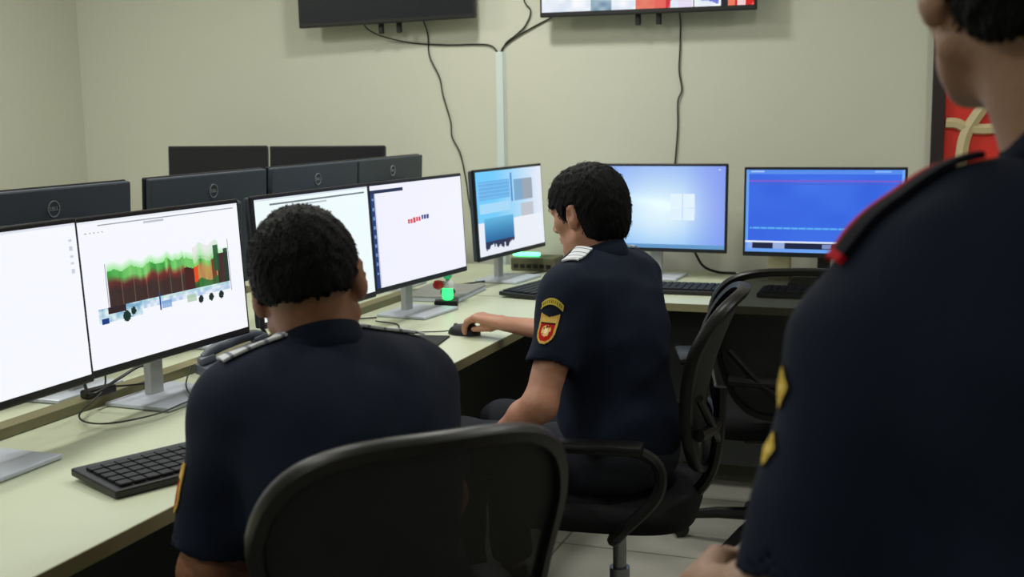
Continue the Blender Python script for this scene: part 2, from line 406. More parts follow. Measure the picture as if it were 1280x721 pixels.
def img_tv():
    im = Img(190, 107, (235, 240, 250)); U, V = im.U, im.V
    n = vnoise(U*30, V*20, 21); n2 = vnoise(U*14, V*9, 22)
    im.c = np.stack([215+35*n, 225+25*n, 240+12*n], -1)
    im.where((U > .24) & (U < .34) & (n2 > .35), np.stack([110+80*n, 140+70*n, 165+50*n], -1))
    im.rect(.46, 0, .62, 1, (226, 96, 84)); im.where((U > .46) & (U < .55), np.stack([226+0*n, 110+40*n, 96+20*n], -1), .6); im.where((U > .6) & (U < .655) & (n > .45), (205, 30, 50))
    im.where((U > .66) & (U < .72), (228, 218, 240)); im.where((U > .74) & (U < .84) & (V > .86) & (V < .98) & (n2 > .35), (110, 120, 215)); im.rect(.725, 0, .73, 1, (120, 120, 130))
    im.rect(.855, 0, .885, 1, (22, 20, 40)); im.rect(.885, 0, 1, 1, (205, 22, 22)); im.where((U > .885) & (U < .915), (232, 120, 90)); im.where((U > .925) & (U < 1) & (U < .965), (240, 205, 205))
    im.where((U > .965) & (n > .7), (250, 90, 80))
    im.rect(0, 0, .235, .4, (226, 228, 226))
    return im

H90 = math.pi
monitor('big bright monitor at the left edge of the photo showing a blank white window', -1.765, 1.728, 1.046, R_(0), img_plain())
monitor('white monitor showing a red and green x-ray scan of a truck', -1.785, 2.351, 1.041, R_(-2.2), img_xray())
monitor('white monitor half hidden behind the head of the nearest seated officer', -1.734, 2.985, 1.045, R_(-2.8), img_doc())
monitor('white monitor with a blue side bar and a short line of red and blue text', -1.723, 3.66, 1.040, R_(-5.4), img_text(), W=.625)
monitor('monitor with light blue panels and a grey block, in the corner by the duct', -1.714, 4.52, 1.038, R_(-6.1), img_blocks())
monitor('monitor on the back desk showing a pale blue desktop wallpaper', -1.165, 4.72, 1.040, R_(-92.4), img_wallpaper(), W=.62, H=.36, low=.014)
monitor('monitor on the back desk showing a deep blue program window', -.482, 4.69, 1.031, R_(-91), img_blue(), W=.615, H=.352, dark_stand=True)
# facing row, seen from behind
for yy, lb in ((2.335, 'charcoal monitor seen from behind at the far left, above the blank white screen'), (3.012, 'charcoal monitor seen from behind above the x-ray scan screen'),
               (3.637, 'charcoal monitor seen from behind above the head of the nearest seated officer'), (4.226, 'smallest and farthest charcoal monitor seen from behind, near the hanging wall cord')):
    monitor(lb, -2.13, yy, 1.092, R_(180), img_off(), W=.6 if yy < 4 else .57, H=.36, group='monitors facing away')
# dark ones on the back desk
monitor('switched-off black monitor at the back left, nearest the room corner', -3.265, 4.72, 1.125, R_(-90), img_off(), W=.545, H=.36, group='switched-off monitors')
monitor('switched-off black monitor at the back, right of the other dark one', -2.68, 4.72, 1.122, R_(-90), img_off(), W=.59, H=.36, group='switched-off monitors')

# ------------------------------------------------------------------ wall televisions
def tv(label, x0, x1, z0, img, rz, lit):
    w = x1-x0; h = w*.575
    t = thing('television', label, 'television', ((x0+x1)/2, 4.94, z0), rz)
    MB().box((0, 0, h/2), (w, .03, h), bev=.005).build('bezel', M_black, t)
    MB().box((0, .03, h/2+.02), (w*.6, .04, h*.6), bev=.012).build('back_cover', M_black, t)
    MB().box((0, .076, h/2+.02), (.4, .054, .3)).build('wall_bracket', M_legm, t)
    sc = screen_mesh(img, w-.02, h-.028, parent=t, loc=(0, -.0158, h/2+.006))
    for dx in (-.04, .05): MB().box((dx, .035, -.018), (.022, .022, .05), bev=.004).build('bracket_foot', M_black, t)
    return t
def img_tvoff(): return Img(4, 4, (16, 20, 22))
TV1 = tv('switched-off black television on the back wall, cut by the top of the photo', -2.907, -2.025, 1.848, img_tvoff(), R_(1.2), 0)
TV1.rotation_euler = (0, R_(-.8), R_(1.2))
TV2 = tv('lit television with white and red pictures high on the back wall', -1.717, -.787, 1.836, img_tv(), 0, 1)
TV2.rotation_euler = (0, R_(.5), 0)

# cable duct and cords on the back wall
d = thing('cable_duct', 'slim white vertical cable duct on the back wall between the televisions', 'cable duct', (-1.951, Y1, 0))
MB().box((0, -.009, (1.707+.7)/2), (.036, .018, 1.707-.7), bev=.003).build('duct_cover', M_duct, d)
MB().box((0, -.003, (1.707+.7)/2), (.044, .006, 1.707-.7)).build('duct_base', M_duct, d)
def cord(label, pts, r=.0035, name='cable', n=8, m=None, cat='cable', group=None):
    o = MB().tube(spline(pts, n), r, 6).build(name, m or M_cable, smooth=True)
    return tag(o, label, cat, group)
yw = Y1-.008
def own(o, root, name='power_cord'):
    bpy.context.view_layer.update(); o.parent = root; o.matrix_parent_inverse = root.matrix_world.inverted(); o.name = name
    for k in ('label', 'category'):
        if k in o: del o[k]
    return o
own(cord('black cord hanging in a wavy line from the dark television down the back wall', [(-2.31, 5.0, 1.87), (-2.305, yw, 1.80), (-2.298, yw, 1.70), (-2.25, yw, 1.60), (-2.235, yw, 1.52), (-2.20, yw, 1.40), (-2.195, yw, 1.33), (-2.155, yw, 1.25), (-2.13, yw, 1.13), (-2.11, yw, 1.0), (-2.06, yw, .90), (-2.05, yw, .8)]), TV1)
own(cord('black cord hanging from the lit television down to the pale blue monitor', [(-1.125, 5.0, 1.87), (-1.125, yw, 1.80), (-1.127, yw, 1.68), (-1.13, yw, 1.60), (-1.118, yw, 1.52), (-1.135, yw, 1.47), (-1.135, yw, 1.36), (-1.145, yw, 1.22), (-1.16, yw, 1.05), (-1.15, yw, .85)]), TV2)
own(cord('black cable swinging from under the dark television to the top of the duct', [(-2.60, 4.99, 1.90), (-2.60, 4.99, 1.845), (-2.53, 5.0, 1.80), (-2.40, yw, 1.765), (-2.22, yw, 1.748), (-2.06, yw, 1.745), (-1.99, yw, 1.735), (-1.957, yw, 1.70)]), TV1, 'video_cable')
cord('black cable looping down to the duct from above the frame', [(-1.84, yw, 2.2), (-1.825, yw, 2.05), (-1.83, yw, 1.93), (-1.80, yw, 1.88), (-1.825, yw, 1.82), (-1.87, yw, 1.78), (-1.92, yw, 1.745), (-1.945, yw, 1.70)])
own(cord('black cable from the lit television slanting down to the duct', [(-1.62, 5.0, 1.90), (-1.66, 5.02, 1.862), (-1.72, yw, 1.84), (-1.80, yw, 1.805), (-1.88, yw, 1.765), (-1.93, yw, 1.73), (-1.948, yw, 1.70)]), TV2, 'video_cable')

# framed red picture by the standing officer
p = thing('framed_picture', 'dark-framed red picture with pale crossing bands, partly behind the standing officer', 'picture', (.24, Y1, 1.35))
fr = MB()
for c, s in (((-.32, -.018, 0), (.05, .036, 1.0)), ((.32, -.018, 0), (.05, .036, 1.0)), ((0, -.018, .5), (.69, .036, .05)), ((0, -.018, -.5), (.69, .036, .05))): fr.box(c, s, bev=.004)
fr.build('picture_frame', mat('dark_wood_frame', (34, 22, 22), .45), p)
MB().box((0, -.008, 0), (.62, .012, .98)).build('red_panel', mat('red_cloth', (205, 42, 30), .6, var=(6, .15)), p)
bd = MB()
bd.tube(spline([(-.29, -.017, .015), (-.25, -.017, .012), (-.21, -.017, -.005), (-.12, -.017, -.01), (.05, -.017, .02), (.29, -.017, .08)]), .022, 6)
bd.tube(spline([(.13, -.017, .47), (-.09, -.017, .20), (-.155, -.017, .08), (-.215, -.017, -.03), (-.23, -.017, -.16), (-.235, -.017, -.475)]), .026, 6)
bd.build('pale_band', mat('pale_gold_band', (196, 182, 142), .6), p)

# ------------------------------------------------------------------ desk items
def keyboard(label, c, rz, w=.45, dd=.155):
    t = thing('keyboard', label, 'keyboard', c, rz)
    MB().box((0, 0, .0135), (w, dd, .016), Matrix.Rotation(R_(2.5), 4, 'X'), bev=.004).build('keyboard_body', M_black, t)
    for r in range(5):
        k = MB(); n = 15
        for q in range(n):
            kw = (w-.03)/n
            if r == 0 and 4 <= q < 10: continue
            k.box((-w/2+.015+kw*(q+.5), -dd/2+.024+r*.028, .0240+(r-2)*.0011), (kw-.003, .024, .006), bev=.002)
        if r == 0: k.box((-w/2+.015+(w-.03)*7/n, -dd/2+.024, .0218), (kw*6-.003, .021, .006), bev=.002)
        k.box((-w/2+.2+.14, dd/2-.010, .026), (.02, .006, .003)) if r == 4 else None
        k.build('key_row', M_key, t)
    return t
keyboard('black keyboard on the near desk beside the nearest seated officer', (-1.395, 1.905, DZ), R_(66.5), dd=.178)
keyboard('black keyboard before the seated officer with the arm badge', (-1.475, 4.27, DZ), R_(80), w=.46)
keyboard('black keyboard on the back desk under the pale blue screen', (-1.02, 4.36, DZ), R_(1), w=.44)
keyboard('black keyboard on the back desk under the deep blue screen, behind the empty chair', (-.45, 4.36, DZ), R_(-1), w=.44)

def mouse(label, c, rz):
    t = thing('computer_mouse', label, 'mouse', c, rz)
    b = MB(); n = 16; rings = []
    prof = [(0, .0), (.3, .012), (.6, .024), (.85, .032), (1, .034)]
    vs = []; fs = []
    for i in range(9):
        ph = i/8*math.pi/2
        for k in range(24):
            a = 2*math.pi*k/24
            vs.append((.031*math.cos(ph)**.6*math.cos(a), .056*math.cos(ph)**.6*math.sin(a), .002+.032*math.sin(ph)*(1-.18*math.sin(a)*math.cos(ph))))
    for i in range(8):
        for k in range(24): fs.append((i*24+k, i*24+(k+1) % 24, (i+1)*24+(k+1) % 24, (i+1)*24+k))
    fs.append(tuple(range(24))[::-1]); b.add(vs, fs); b.build('mouse_shell', M_black, t, smooth=True)
    MB().lathe((0, .03, .028), [(.0, -.004), (.007, -.004), (.007, .004), (0, .004)], 12, Matrix.Rotation(R_(90), 4, 'Y')).build('scroll_wheel', M_legm, t)
    return t
MS = mouse('black mouse under the hand of the seated officer', (-1.425, 3.333, DZ), R_(84))
own(cord('thin black mouse cord running left over the desk from the mouse', [(-1.474, 3.338, DZ+.010), (-1.50, 3.336, DZ+.006), (-1.56, 3.32, DZ+.004), (-1.63, 3.30, DZ+.004), (-1.70, 3.42, DZ+.004), (-1.80, 3.46, DZ+.004)], .0022), MS, 'mouse_cord')
pd = thing('mouse_pad', 'black mouse pad lying behind the shoulder of the nearest officer', 'mouse pad', (-1.545, 3.17, DZ), R_(9))
MB().box((0, 0, .003), (.22, .19, .005), bev=.002).build('pad', mat('pad_cloth', (20, 26, 24), .8), pd)

# desk phone
def desk_phone(label, c, rz):
    t = thing('desk_phone', label, 'telephone', c, rz)
    G = mat('phone_grey', (92, 98, 112), .45); G2 = mat('phone_dark', (30, 34, 46), .4)
    b = MB(); w, dd = .25, .20      # wedge: low at front, high at back
    zf, zb = .025, .075
    b.add([(-w/2, -dd/2, 0), (w/2, -dd/2, 0), (w/2, dd/2, 0), (-w/2, dd/2, 0), (-w/2, -dd/2, zf), (w/2, -dd/2, zf), (w/2, dd/2, zb), (-w/2, dd/2, zb)],
          [(0, 3, 2, 1), (4, 5, 6, 7), (0, 1, 5, 4), (1, 2, 6, 5), (2, 3, 7, 6), (3, 0, 4, 7)]); b.build('phone_body', G, t)
    sl = math.atan((zb-zf)/dd); Mx = Matrix.Rotation(sl, 4, 'X')
    def top(x, y): return Vector((x, y, zf+(y+dd/2)/dd*(zb-zf)))
    kp = MB()
    for r in range(4):
        for q in range(3): kp.box(top(-.005+q*.024, -.075+r*.022)+Vector((0, 0, .003)), (.017, .013, .005), Mx, bev=.002)
    kp.build('keypad', mat('phone_key_blue', (70, 76, 130), .4), t)
    MB().lathe(top(.085, -.055)+Vector((0, 0, .001)), [(.024, 0), (.024, .004), (.01, .005), (0, .005)], 20, Mx).build('navigation_ring', G2, t)
    MB().box(top(.035, .055)+Vector((0, 0, .012)), (.15, .085, .014), Mx @ Matrix.Rotation(R_(12), 4, 'X'), bev=.003).build('phone_display', mat('phone_glass', (48, 42, 52), .15), t)
    h = MB(); h.tube(spline([top(-.095, -.085)+Vector((0, 0, .016)), top(-.095, -.05)+Vector((0, 0, .030)), top(-.095, .04)+Vector((0, 0, .030)), top(-.095, .08)+Vector((0, 0, .016))]), .015, 10)
    h.box(top(-.095, -.078)+Vector((0, 0, .012)), (.042, .045, .022), Mx, bev=.008); h.box(top(-.095, .075)+Vector((0, 0, .012)), (.042, .045, .022), Mx, bev=.008)
    h.build('handset', G, t, smooth=True)
    return t
desk_phone('grey desk phone with keypad and tilted display beside the near monitor stand', (-1.75, 2.625, DZ), R_(-34))

# cables at the foot of the monitors
cord('black cable looping over the silver base of the x-ray screen stand', [(-1.92, 2.25, .90), (-1.90, 2.24, .80), (-1.86, 2.10, .765), (-1.76, 2.06, .7635), (-1.70, 2.16, .7635), (-1.70, 2.30, .7635), (-1.66, 2.36, .7635), (-1.60, 2.38, .755)], .0022, 'cable')
cord('second thin cable crossing the base of the x-ray screen stand', [(-1.84, 2.50, .80), (-1.80, 2.42, .77), (-1.72, 2.33, .767), (-1.64, 2.25, .767), (-1.56, 2.2, .754)], .002, 'cable')
cord('tangled black plug lead hanging behind the stand of the x-ray screen', [(-1.83, 2.10, .93), (-1.86, 2.13, .87), (-1.88, 2.15, .82), (-1.90, 2.20, .79), (-1.89, 2.28, .81), (-1.90, 2.38, .82), (-1.91, 2.45, .79)], .004, 'cable')
cord('black lead dropping beside the ear of the nearest seated officer', [(-1.85, 2.86, .93), (-1.86, 2.85, .86), (-1.84, 2.86, .81), (-1.87, 2.87, .78), (-1.89, 2.93, .757)], .005, 'cable')
for k, (x, y, rz, sz, lb) in enumerate(((-1.92, 2.24, 10, (.028, .09, .02), 'small black power adapter lying on the strip behind the x-ray screen stand'), (-1.90, 3.36, 14, (.022, .15, .018), 'black power adapter on the desk left of the second silver stand'))):
    a = thing('power_adapter', lb, 'adapter', (x, y, DZ + (.026 if k == 0 else 0)), R_(-rz))
    MB().box((0, 0, sz[2]/2), sz, bev=.005).build('adapter_body', M_black, a)
    MB().tube(spline([(0, sz[1]/2, .012), (.01, sz[1]/2+.05, .006), (.03, sz[1]/2+.1, .004)]), .0025, 6).build('adapter_cord', M_cable, a)

# small signal lamp: black foot, glowing green body, white cap, red knob
s = thing('signal_lamp', 'small glowing green lamp with white cap and red knob on a black foot', 'lamp', (-1.705, 3.83, DZ), R_(20))
MB().box((0, 0, .011), (.085, .055, .022), bev=.005).build('foot', M_black, s)
MB().lathe((0.005, 0, .022), [(.014, 0), (.020, .006), (.021, .03), (.018, .042), (0, .044)], 20).build('green_body', emis('green_glow', (60, 235, 130), 1.3), s, smooth=True)
MB().lathe((0.01, 0, .066), [(.019, 0), (.021, .01), (.015, .024), (0, .028)], 20).build('white_cap', mat('white_plastic', (225, 232, 230), .4), s, smooth=True)
MB().lathe((-.028, 0, .060), [(.004, 0), (.017, .006), (.020, .018), (.014, .032), (0, .035)], 20).build('red_knob', mat('red_plastic', (190, 38, 34), .4), s, smooth=True)
s = thing('green_tube', 'slim green lit tube standing behind the small signal lamp', 'lamp', (-1.765, 3.98, DZ+.0235), 0)
MB().lathe((0, 0, 0), [(.028, 0), (.028, .01), (.006, .014), (.006, .05), (0, .05)], 16).build('tube_foot', M_black, s)
MB().lathe((0, 0, .05), [(.008, 0), (.017, .01), (.017, .075), (.006, .09), (0, .09)], 16).build('tube_body', emis('green_glow_dim', (40, 150, 95), .7), s, smooth=True)
# grey flat box lying behind the lamp
s = thing('laptop', 'closed grey laptop lying on the desk behind the signal lamp', 'laptop', (-1.815, 4.06, DZ), R_(4))
MB().box((0, 0, .008), (.23, .33, .014), bev=.003).build('laptop_base', M_silver, s)
MB().box((0, 0, .019), (.23, .33, .007), bev=.003).build('laptop_lid', mat('laptop_lid', (150, 152, 150), .4, .2), s)
# network box with green light at the back corner
s = thing('network_box', 'olive grey network box with a green light in the far corner', 'network device', (-1.72, 4.86, DZ), R_(0))
MB().box((0, 0, .03), (.20, .14, .056), bev=.004).build('box_body', mat('olive_box', (92, 92, 70), .5), s)
pt = MB()
for k in range(6): pt.box((-.075+k*.03, -.071, .022), (.02, .006, .016))
pt.build('port', M_black, s)
s2 = MB().box((-.05, 0, .066), (.12, .03, .014), bev=.004).build('green_light', emis('green_led', (90, 255, 160), 4), s)
cord('black cable coiled behind the pale blue screen stand', [(-1.05, 4.85, 1.0), (-1.06, 4.88, .92), (-1.02, 4.87, .84), (-.99, 4.9, .78), (-.93, 4.9, .757), (-.85, 4.88, .757)], .006, 'cable')
cord('thin black cable lying along the desk by the corner monitor', [(-1.95, 4.35, .757), (-1.85, 4.3, .757), (-1.7, 4.62, .757), (-1.6, 4.80, .757), (-1.45, 4.82, .757)], .004, 'cable')
s = thing('paper_box', 'cream carton standing on the back desk left of the dark monitor stand', 'box', (-.66, 4.80, DZ), R_(0))
MB().box((0, 0, .05), (.085, .06, .10), bev=.002).build('carton', mat('cream_card', (190, 182, 150), .8), s)
MB().box((0, 0, .102), (.087, .062, .006)).build('carton_lid', mat('cream_card_lid', (200, 192, 162), .8), s)

# ------------------------------------------------------------------ office chairs
M_mesh = None
def mesh_mat():
    m = bpy.data.materials.new('chair_mesh_fabric'); m.use_nodes = True; nt = m.node_tree; b = nt.nodes['Principled BSDF']
    b.inputs['Base Color'].default_value = (*lin((13, 15, 15)), 1); b.inputs['Roughness'].default_value = .8
    b.inputs['Alpha'].default_value = .90
    return m
M_mesh = mesh_mat(); M_cframe = mat('chair_frame_plastic', (10, 10, 12), .4, spec=.3); M_cush = mat('chair_cushion', (13, 14, 16), .9, bump=(250, .2), spec=.2); M_chrome = mat('chair_chrome', (130, 132, 136), .25, .9)
def office_chair(label, pos, heading, tilt=R_(12), gap=.26, bw=.235, rise=0):
    """heading = the way the sitter faces; local +Y forward"""
    t = thing('office_chair', label, 'office chair', pos, heading-math.pi/2, 'black mesh office chairs')
    a, b = bw, .235
    def P(x, z, off=0):           # point on the curved back; x, z relative to its centre
        y = .055*(x/a)**2 + .02*math.cos(z/b*2.2) - off
        q = Matrix.Rotation(tilt, 4, 'X') @ Vector((x, y, z+b)); return q + Vector((0, -gap, .53+rise))
    def outline(k, s=1.0, n=56):
        th = 2*math.pi*k/n; c, sn = math.cos(th), math.sin(th); e = 2/3.4
        z = b*s*math.copysign(abs(sn)**e, sn); x = a*s*math.copysign(abs(c)**e, c)
        x *= .70+.30*min(1, (z+b)/(1.35*b)) if z < .35*b else 1
        z += .012*math.cos(x/a*1.5)*(z > 0)
        return x, z
    n = 56; vs = []; fs = []
    secs = [(1.0, .0), (1.0, .012), (.985, .02), (.925, .02), (.905, .012), (.905, 0), (.925, -.008), (.985, -.008)]
    for k in range(n):
        for s_, off in secs:
            x, z = outline(k, s_); vs.append(P(x, z, off))
    m_ = len(secs)
    for k in range(n):
        for q in range(m_): fs.append((k*m_+q, k*m_+(q+1) % m_, ((k+1) % n)*m_+(q+1) % m_, ((k+1) % n)*m_+q))
    br = MB().add(vs, fs).build('backrest_frame', M_cframe, t, smooth=True)
    vs = [P(0, 0, .006)]; fs = []; R = 8
    for r in range(1, R+1):
        for k in range(n): x, z = outline(k, .915*r/R); vs.append(P(x, z, .006))
    for k in range(n): fs.append((0, 1+k, 1+(k+1) % n))
    for r in range(R-1):
        for k in range(n): fs.append((1+r*n+k, 1+(r+1)*n+k, 1+(r+1)*n+(k+1) % n, 1+r*n+(k+1) % n))
    MB().add(vs, fs).build('backrest_mesh', M_mesh, t, smooth=True)
    lb = MB(); pts = [P(x, -.11, .035) for x in np.linspace(-.17, .17, 9)]
    lb.tube(spline(pts, 3), .016, 8); lb.build('lumbar_support', M_cframe, t, smooth=True)
    sp = MB(); sp.tube(spline([P(0, -.02, .035), P(0, -.16, .04), (0, -gap-.03, .50), (0, -gap+.03, .435), (0, -.06, .41)]), [.016]*33, 8)
    for sx in (-1, 1): sp.tube(spline([P(0, -.16, .04), P(sx*.08, -.11, .04), P(sx*.17, -.02, .026)]), .011, 8)
    sp.build('back_support', M_cframe, t, smooth=True)
    # seat
    vs = []; fs = []; n = 48; prof = [(.80, -.035), (.97, -.03), (1.0, -.008), (.985, .012), (.93, .026), (.7, .032), (.35, .028), (.05, .026)]
    for s_, z in prof:
        for k in range(n):
            th = 2*math.pi*k/n; e = 2/3.6; x = .245*s_*math.copysign(abs(math.cos(th))**e, math.cos(th)); y = .235*s_*math.copysign(abs(math.sin(th))**e, math.sin(th))
            zz = .445+z - .02*max(0, y/.235-.5)*2*(s_ > .3)
            vs.append((x, y+.02, zz))
    for i in range(len(prof)-1):
        for k in range(n): fs.append((i*n+k, i*n+(k+1) % n, (i+1)*n+(k+1) % n, (i+1)*n+k))
    fs.append(tuple(range(n))[::-1]); fs.append(tuple((len(prof)-1)*n+k for k in range(n)))
    MB().add(vs, fs).build('seat', M_cush, t, smooth=True)
    MB().box((0, 0, .395), (.20, .24, .035), bev=.01).build('tilt_mechanism', M_cframe, t)
    for sx in (-1, 1):
        ar = MB(); ar.tube(spline([(sx*.12, -.02, .40), (sx*.235, -.02, .40), (sx*.278, -.05, .44), (sx*.282, -.13, .53), (sx*.275, -.135, .60), (sx*.27, -.08, .635), (sx*.268, .03, .637)]), .015, 8)
        o = ar.build('armrest', M_cframe, t, smooth=True)
        MB().box((sx*.268, .01, .642), (.07, .22, .026), bev=.012).build('arm_pad', M_cframe, o, smooth=True)
    MB().lathe((0, 0, 0), [(.027, .10), (.027, .24), (.018, .24), (.018, .385)], 16).build('gas_column', M_chrome, t, smooth=True)
    bs = MB(); bs.lathe((0, 0, 0), [(.045, .075), (.045, .12), (.03, .135)], 20)
    for k in range(5):
        a_ = 2*math.pi*k/5+.3; dx, dy = math.cos(a_), math.sin(a_)
        bs.tube([(dx*.03, dy*.03, .105), (dx*.17, dy*.17, .095), (dx*.30, dy*.30, .072)], [.024, .02, .014], 8)
    bs.build('star_base', M_cframe, t, smooth=True)
    for k in range(5):
        a_ = 2*math.pi*k/5+.3; dx, dy = math.cos(a_), math.sin(a_)
        M = Matrix.Rotation(a_+.6, 4, 'Z') @ Matrix.Rotation(R_(90), 4, 'X')
        cs = MB()
        for off in (-.018, .018): cs.lathe(Vector((dx*.30, dy*.30, .028)) + (M @ Vector((0, 0, off))), [(.008, -.009), (.027, -.009), (.027, .009), (.008, .009)], 16, M)
        cs.tube([(dx*.30, dy*.30, .03), (dx*.30, dy*.30, .075)], .007, 8); cs.build('caster', M_black, t, smooth=True)
    return t
CH1 = office_chair('big black mesh-back office chair nearest the camera, at the bottom centre', (-.865, 1.545, 0), math.atan2(.70, -.71), gap=.30, bw=.222, rise=.055)
CH2 = office_chair('black mesh-back office chair under the seated officer holding the mouse', (-.80, 2.88, 0), math.atan2(-.12, -1), gap=.20, bw=.225)
CH3 = office_chair('empty black mesh-back office chair pushed up to the back desk', (-.545, 3.79, 0), math.atan2(.94, -.30), tilt=R_(9), rise=-.03)

# ------------------------------------------------------------------ organic bodies: smooth distance fields meshed with surface nets
class Field:
    def __init__(s, lo, hi, h):
        s.lo = np.array(lo, float); s.h = h; s.n = np.ceil((np.array(hi)-s.lo)/h).astype(int)+1
        s.d = np.full(s.n, .3, np.float32); s.ax = [(s.lo[i]+np.arange(s.n[i])*h) for i in range(3)]
    def _sub(s, lo, hi):
        a = np.clip(np.floor((np.array(lo)-s.lo)/s.h).astype(int), 0, s.n-1); b = np.clip(np.ceil((np.array(hi)-s.lo)/s.h).astype(int)+1, 1, s.n)
        sl = tuple(slice(a[i], b[i]) for i in range(3))
        if any(b[i] <= a[i] for i in range(3)): return None, None
        return sl, (s.ax[0][sl[0]][:, None, None], s.ax[1][sl[1]][None, :, None], s.ax[2][sl[2]][None, None, :])
    def _mix(s, sl, d, k, op):
        e = s.d[sl]
        if op == 'add':
            if k <= 0: s.d[sl] = np.minimum(e, d)
            else:
                h = np.maximum(k-np.abs(e-d), 0)/k; s.d[sl] = np.minimum(e, d)-h*h*k*.25
        elif op == 'cut':
            d = -d
            if k <= 0: s.d[sl] = np.maximum(e, d)
            else:
                h = np.maximum(k-np.abs(e-d), 0)/k; s.d[sl] = np.maximum(e, d)+h*h*k*.25
        return s
    def cap(s, a, b, ra, rb, k=.02, op='add', planes=(), flat=1.0, fdir=None):
        """tapered capsule; planes = [(point, normal)] keep the side the normal points away from; flat/fdir squashes across fdir"""
        a = np.array(a, float); b = np.array(b, float); m = max(ra, rb)*max(1, flat)+k+.03
        sl, g = s._sub(np.minimum(a, b)-m, np.maximum(a, b)+m)
        if sl is None: return s
        ba = b-a; L = ba@ba
        X, Y, Z = g[0]-a[0], g[1]-a[1], g[2]-a[2]
        t = np.clip((X*ba[0]+Y*ba[1]+Z*ba[2])/max(L, 1e-9), 0, 1)
        dx, dy, dz = X-t*ba[0], Y-t*ba[1], Z-t*ba[2]
        q = dx*dx+dy*dy+dz*dz
        if fdir is not None:
            f = np.array(fdir, float); f /= np.linalg.norm(f); w = dx*f[0]+dy*f[1]+dz*f[2]; q = q + w*w*(1/flat**2-1)
        d = np.sqrt(q)-(ra+(rb-ra)*t)
        for p, nn in planes:
            nn = np.array(nn, float); nn /= np.linalg.norm(nn)
            d = np.maximum(d, (g[0]-p[0])*nn[0]+(g[1]-p[1])*nn[1]+(g[2]-p[2])*nn[2])
        return s._mix(sl, d.astype(np.float32), k, op)
    def ell(s, c, r, axes=None, k=.02, op='add'):
        c = np.array(c, float); r = np.array(r, float); A = np.eye(3) if axes is None else np.array(axes, float); m = r.max()+k+.03
        sl, g = s._sub(c-m, c+m)
        if sl is None: return s
        X, Y, Z = g[0]-c[0], g[1]-c[1], g[2]-c[2]
        u = [(X*A[i][0]+Y*A[i][1]+Z*A[i][2]) for i in range(3)]
        k0 = np.sqrt(sum((u[i]/r[i])**2 for i in range(3))); k1 = np.sqrt(sum((u[i]/r[i]**2)**2 for i in range(3)))
        d = k0*(k0-1)/np.maximum(k1, 1e-6)
        return s._mix(sl, d.astype(np.float32), k, op)
    def func(s, lo, hi, fn, k=0, op='cut'):
        sl, g = s._sub(lo, hi)
        if sl is None: return s
        return s._mix(sl, (fn(*g)+np.zeros([x.shape[i] for i, x in enumerate(g)])).astype(np.float32), k, op)
    def wrinkle(s, amp, seeds=5, wl=.08):
        r = np.random.RandomState(seeds); X, Y, Z = s.ax[0][:, None, None], s.ax[1][None, :, None], s.ax[2][None, None, :]
        near = None; w = 0
        for q in range(5):
            k = r.randn(3); k[2] *= 1.5; k = k/np.linalg.norm(k)*2*math.pi/(wl*(.6+.9*r.rand()))
            k2 = r.randn(3)*10; ph = r.rand()*6
            w = w + np.sin(k[0]*X+k[1]*Y+k[2]*Z+ph+1.6*np.sin(k2[0]*X+k2[1]*Y+k2[2]*Z))
        s.d += (amp*np.sign(w)*np.abs(w/3)**1.3).astype(np.float32); return s
    def mesh(s, name, m, parent=None, smooth_it=1):
        D = s.d; n = np.array(D.shape); ins = D < 0
        c = np.zeros(n-1, np.int8)
        for i in (0, 1):
            for j in (0, 1):
                for k in (0, 1): c += ins[i:n[0]-1+i, j:n[1]-1+j, k:n[2]-1+k]
        act = (c > 0) & (c < 8); ci = np.argwhere(act)
        idx = np.full(act.shape, -1, np.int64); idx[tuple(ci.T)] = np.arange(len(ci))
        S = np.zeros((len(ci), 3)); W = np.zeros(len(ci))
        corners = [(i, j, k) for i in (0, 1) for j in (0, 1) for k in (0, 1)]
        for p in corners:
            for a in range(3):
                if p[a]: continue
                q = list(p); q[a] = 1
                d0 = D[ci[:, 0]+p[0], ci[:, 1]+p[1], ci[:, 2]+p[2]]; d1 = D[ci[:, 0]+q[0], ci[:, 1]+q[1], ci[:, 2]+q[2]]
                mk = (d0 < 0) != (d1 < 0); t = d0/np.where(mk, d0-d1, 1)
                for b in range(3): S[:, b] += mk*(p[b] + (t if b == a else 0))
                W += mk
        V = s.lo + (ci + S/W[:, None])*s.h
        quads = []
        for a in range(3):
            b, c2 = (a+1) % 3, (a+2) % 3
            lo = [slice(None)]*3; hi = [slice(None)]*3; lo[a] = slice(0, n[a]-1); hi[a] = slice(1, n[a])
            A, B = ins[tuple(lo)], ins[tuple(hi)]; e = np.argwhere(A != B)
            e = e[(e[:, b] > 0) & (e[:, c2] > 0) & (e[:, b] < n[b]-1) & (e[:, c2] < n[c2]-1)]
            f = A[tuple(e.T)]
            def I(db, dc):
                q = e.copy(); q[:, b] += db; q[:, c2] += dc; return idx[tuple(q.T)]
            Q = np.stack([I(-1, -1), I(0, -1), I(0, 0), I(-1, 0)], 1); Q[~f] = Q[~f][:, ::-1]; quads.append(Q)
        Q = np.concatenate(quads); Q = Q[(Q >= 0).all(1)]
        for _ in range(smooth_it):                       # light relaxation
            acc = np.zeros_like(V); cnt = np.zeros(len(V))
            for i in range(4):
                for j in ((i+1) % 4, (i-1) % 4): np.add.at(acc, Q[:, i], V[Q[:, j]]); np.add.at(cnt, Q[:, i], 1)
            V = V*.4 + .6*acc/np.maximum(cnt, 1)[:, None]
        me = bpy.data.meshes.new(name); me.from_pydata(V.tolist(), [], Q.tolist()); me.update()
        me.polygons.foreach_set('use_smooth', [True]*len(me.polygons)); me.materials.append(m)
        o = bpy.data.objects.new(name, me); COL.objects.link(o)
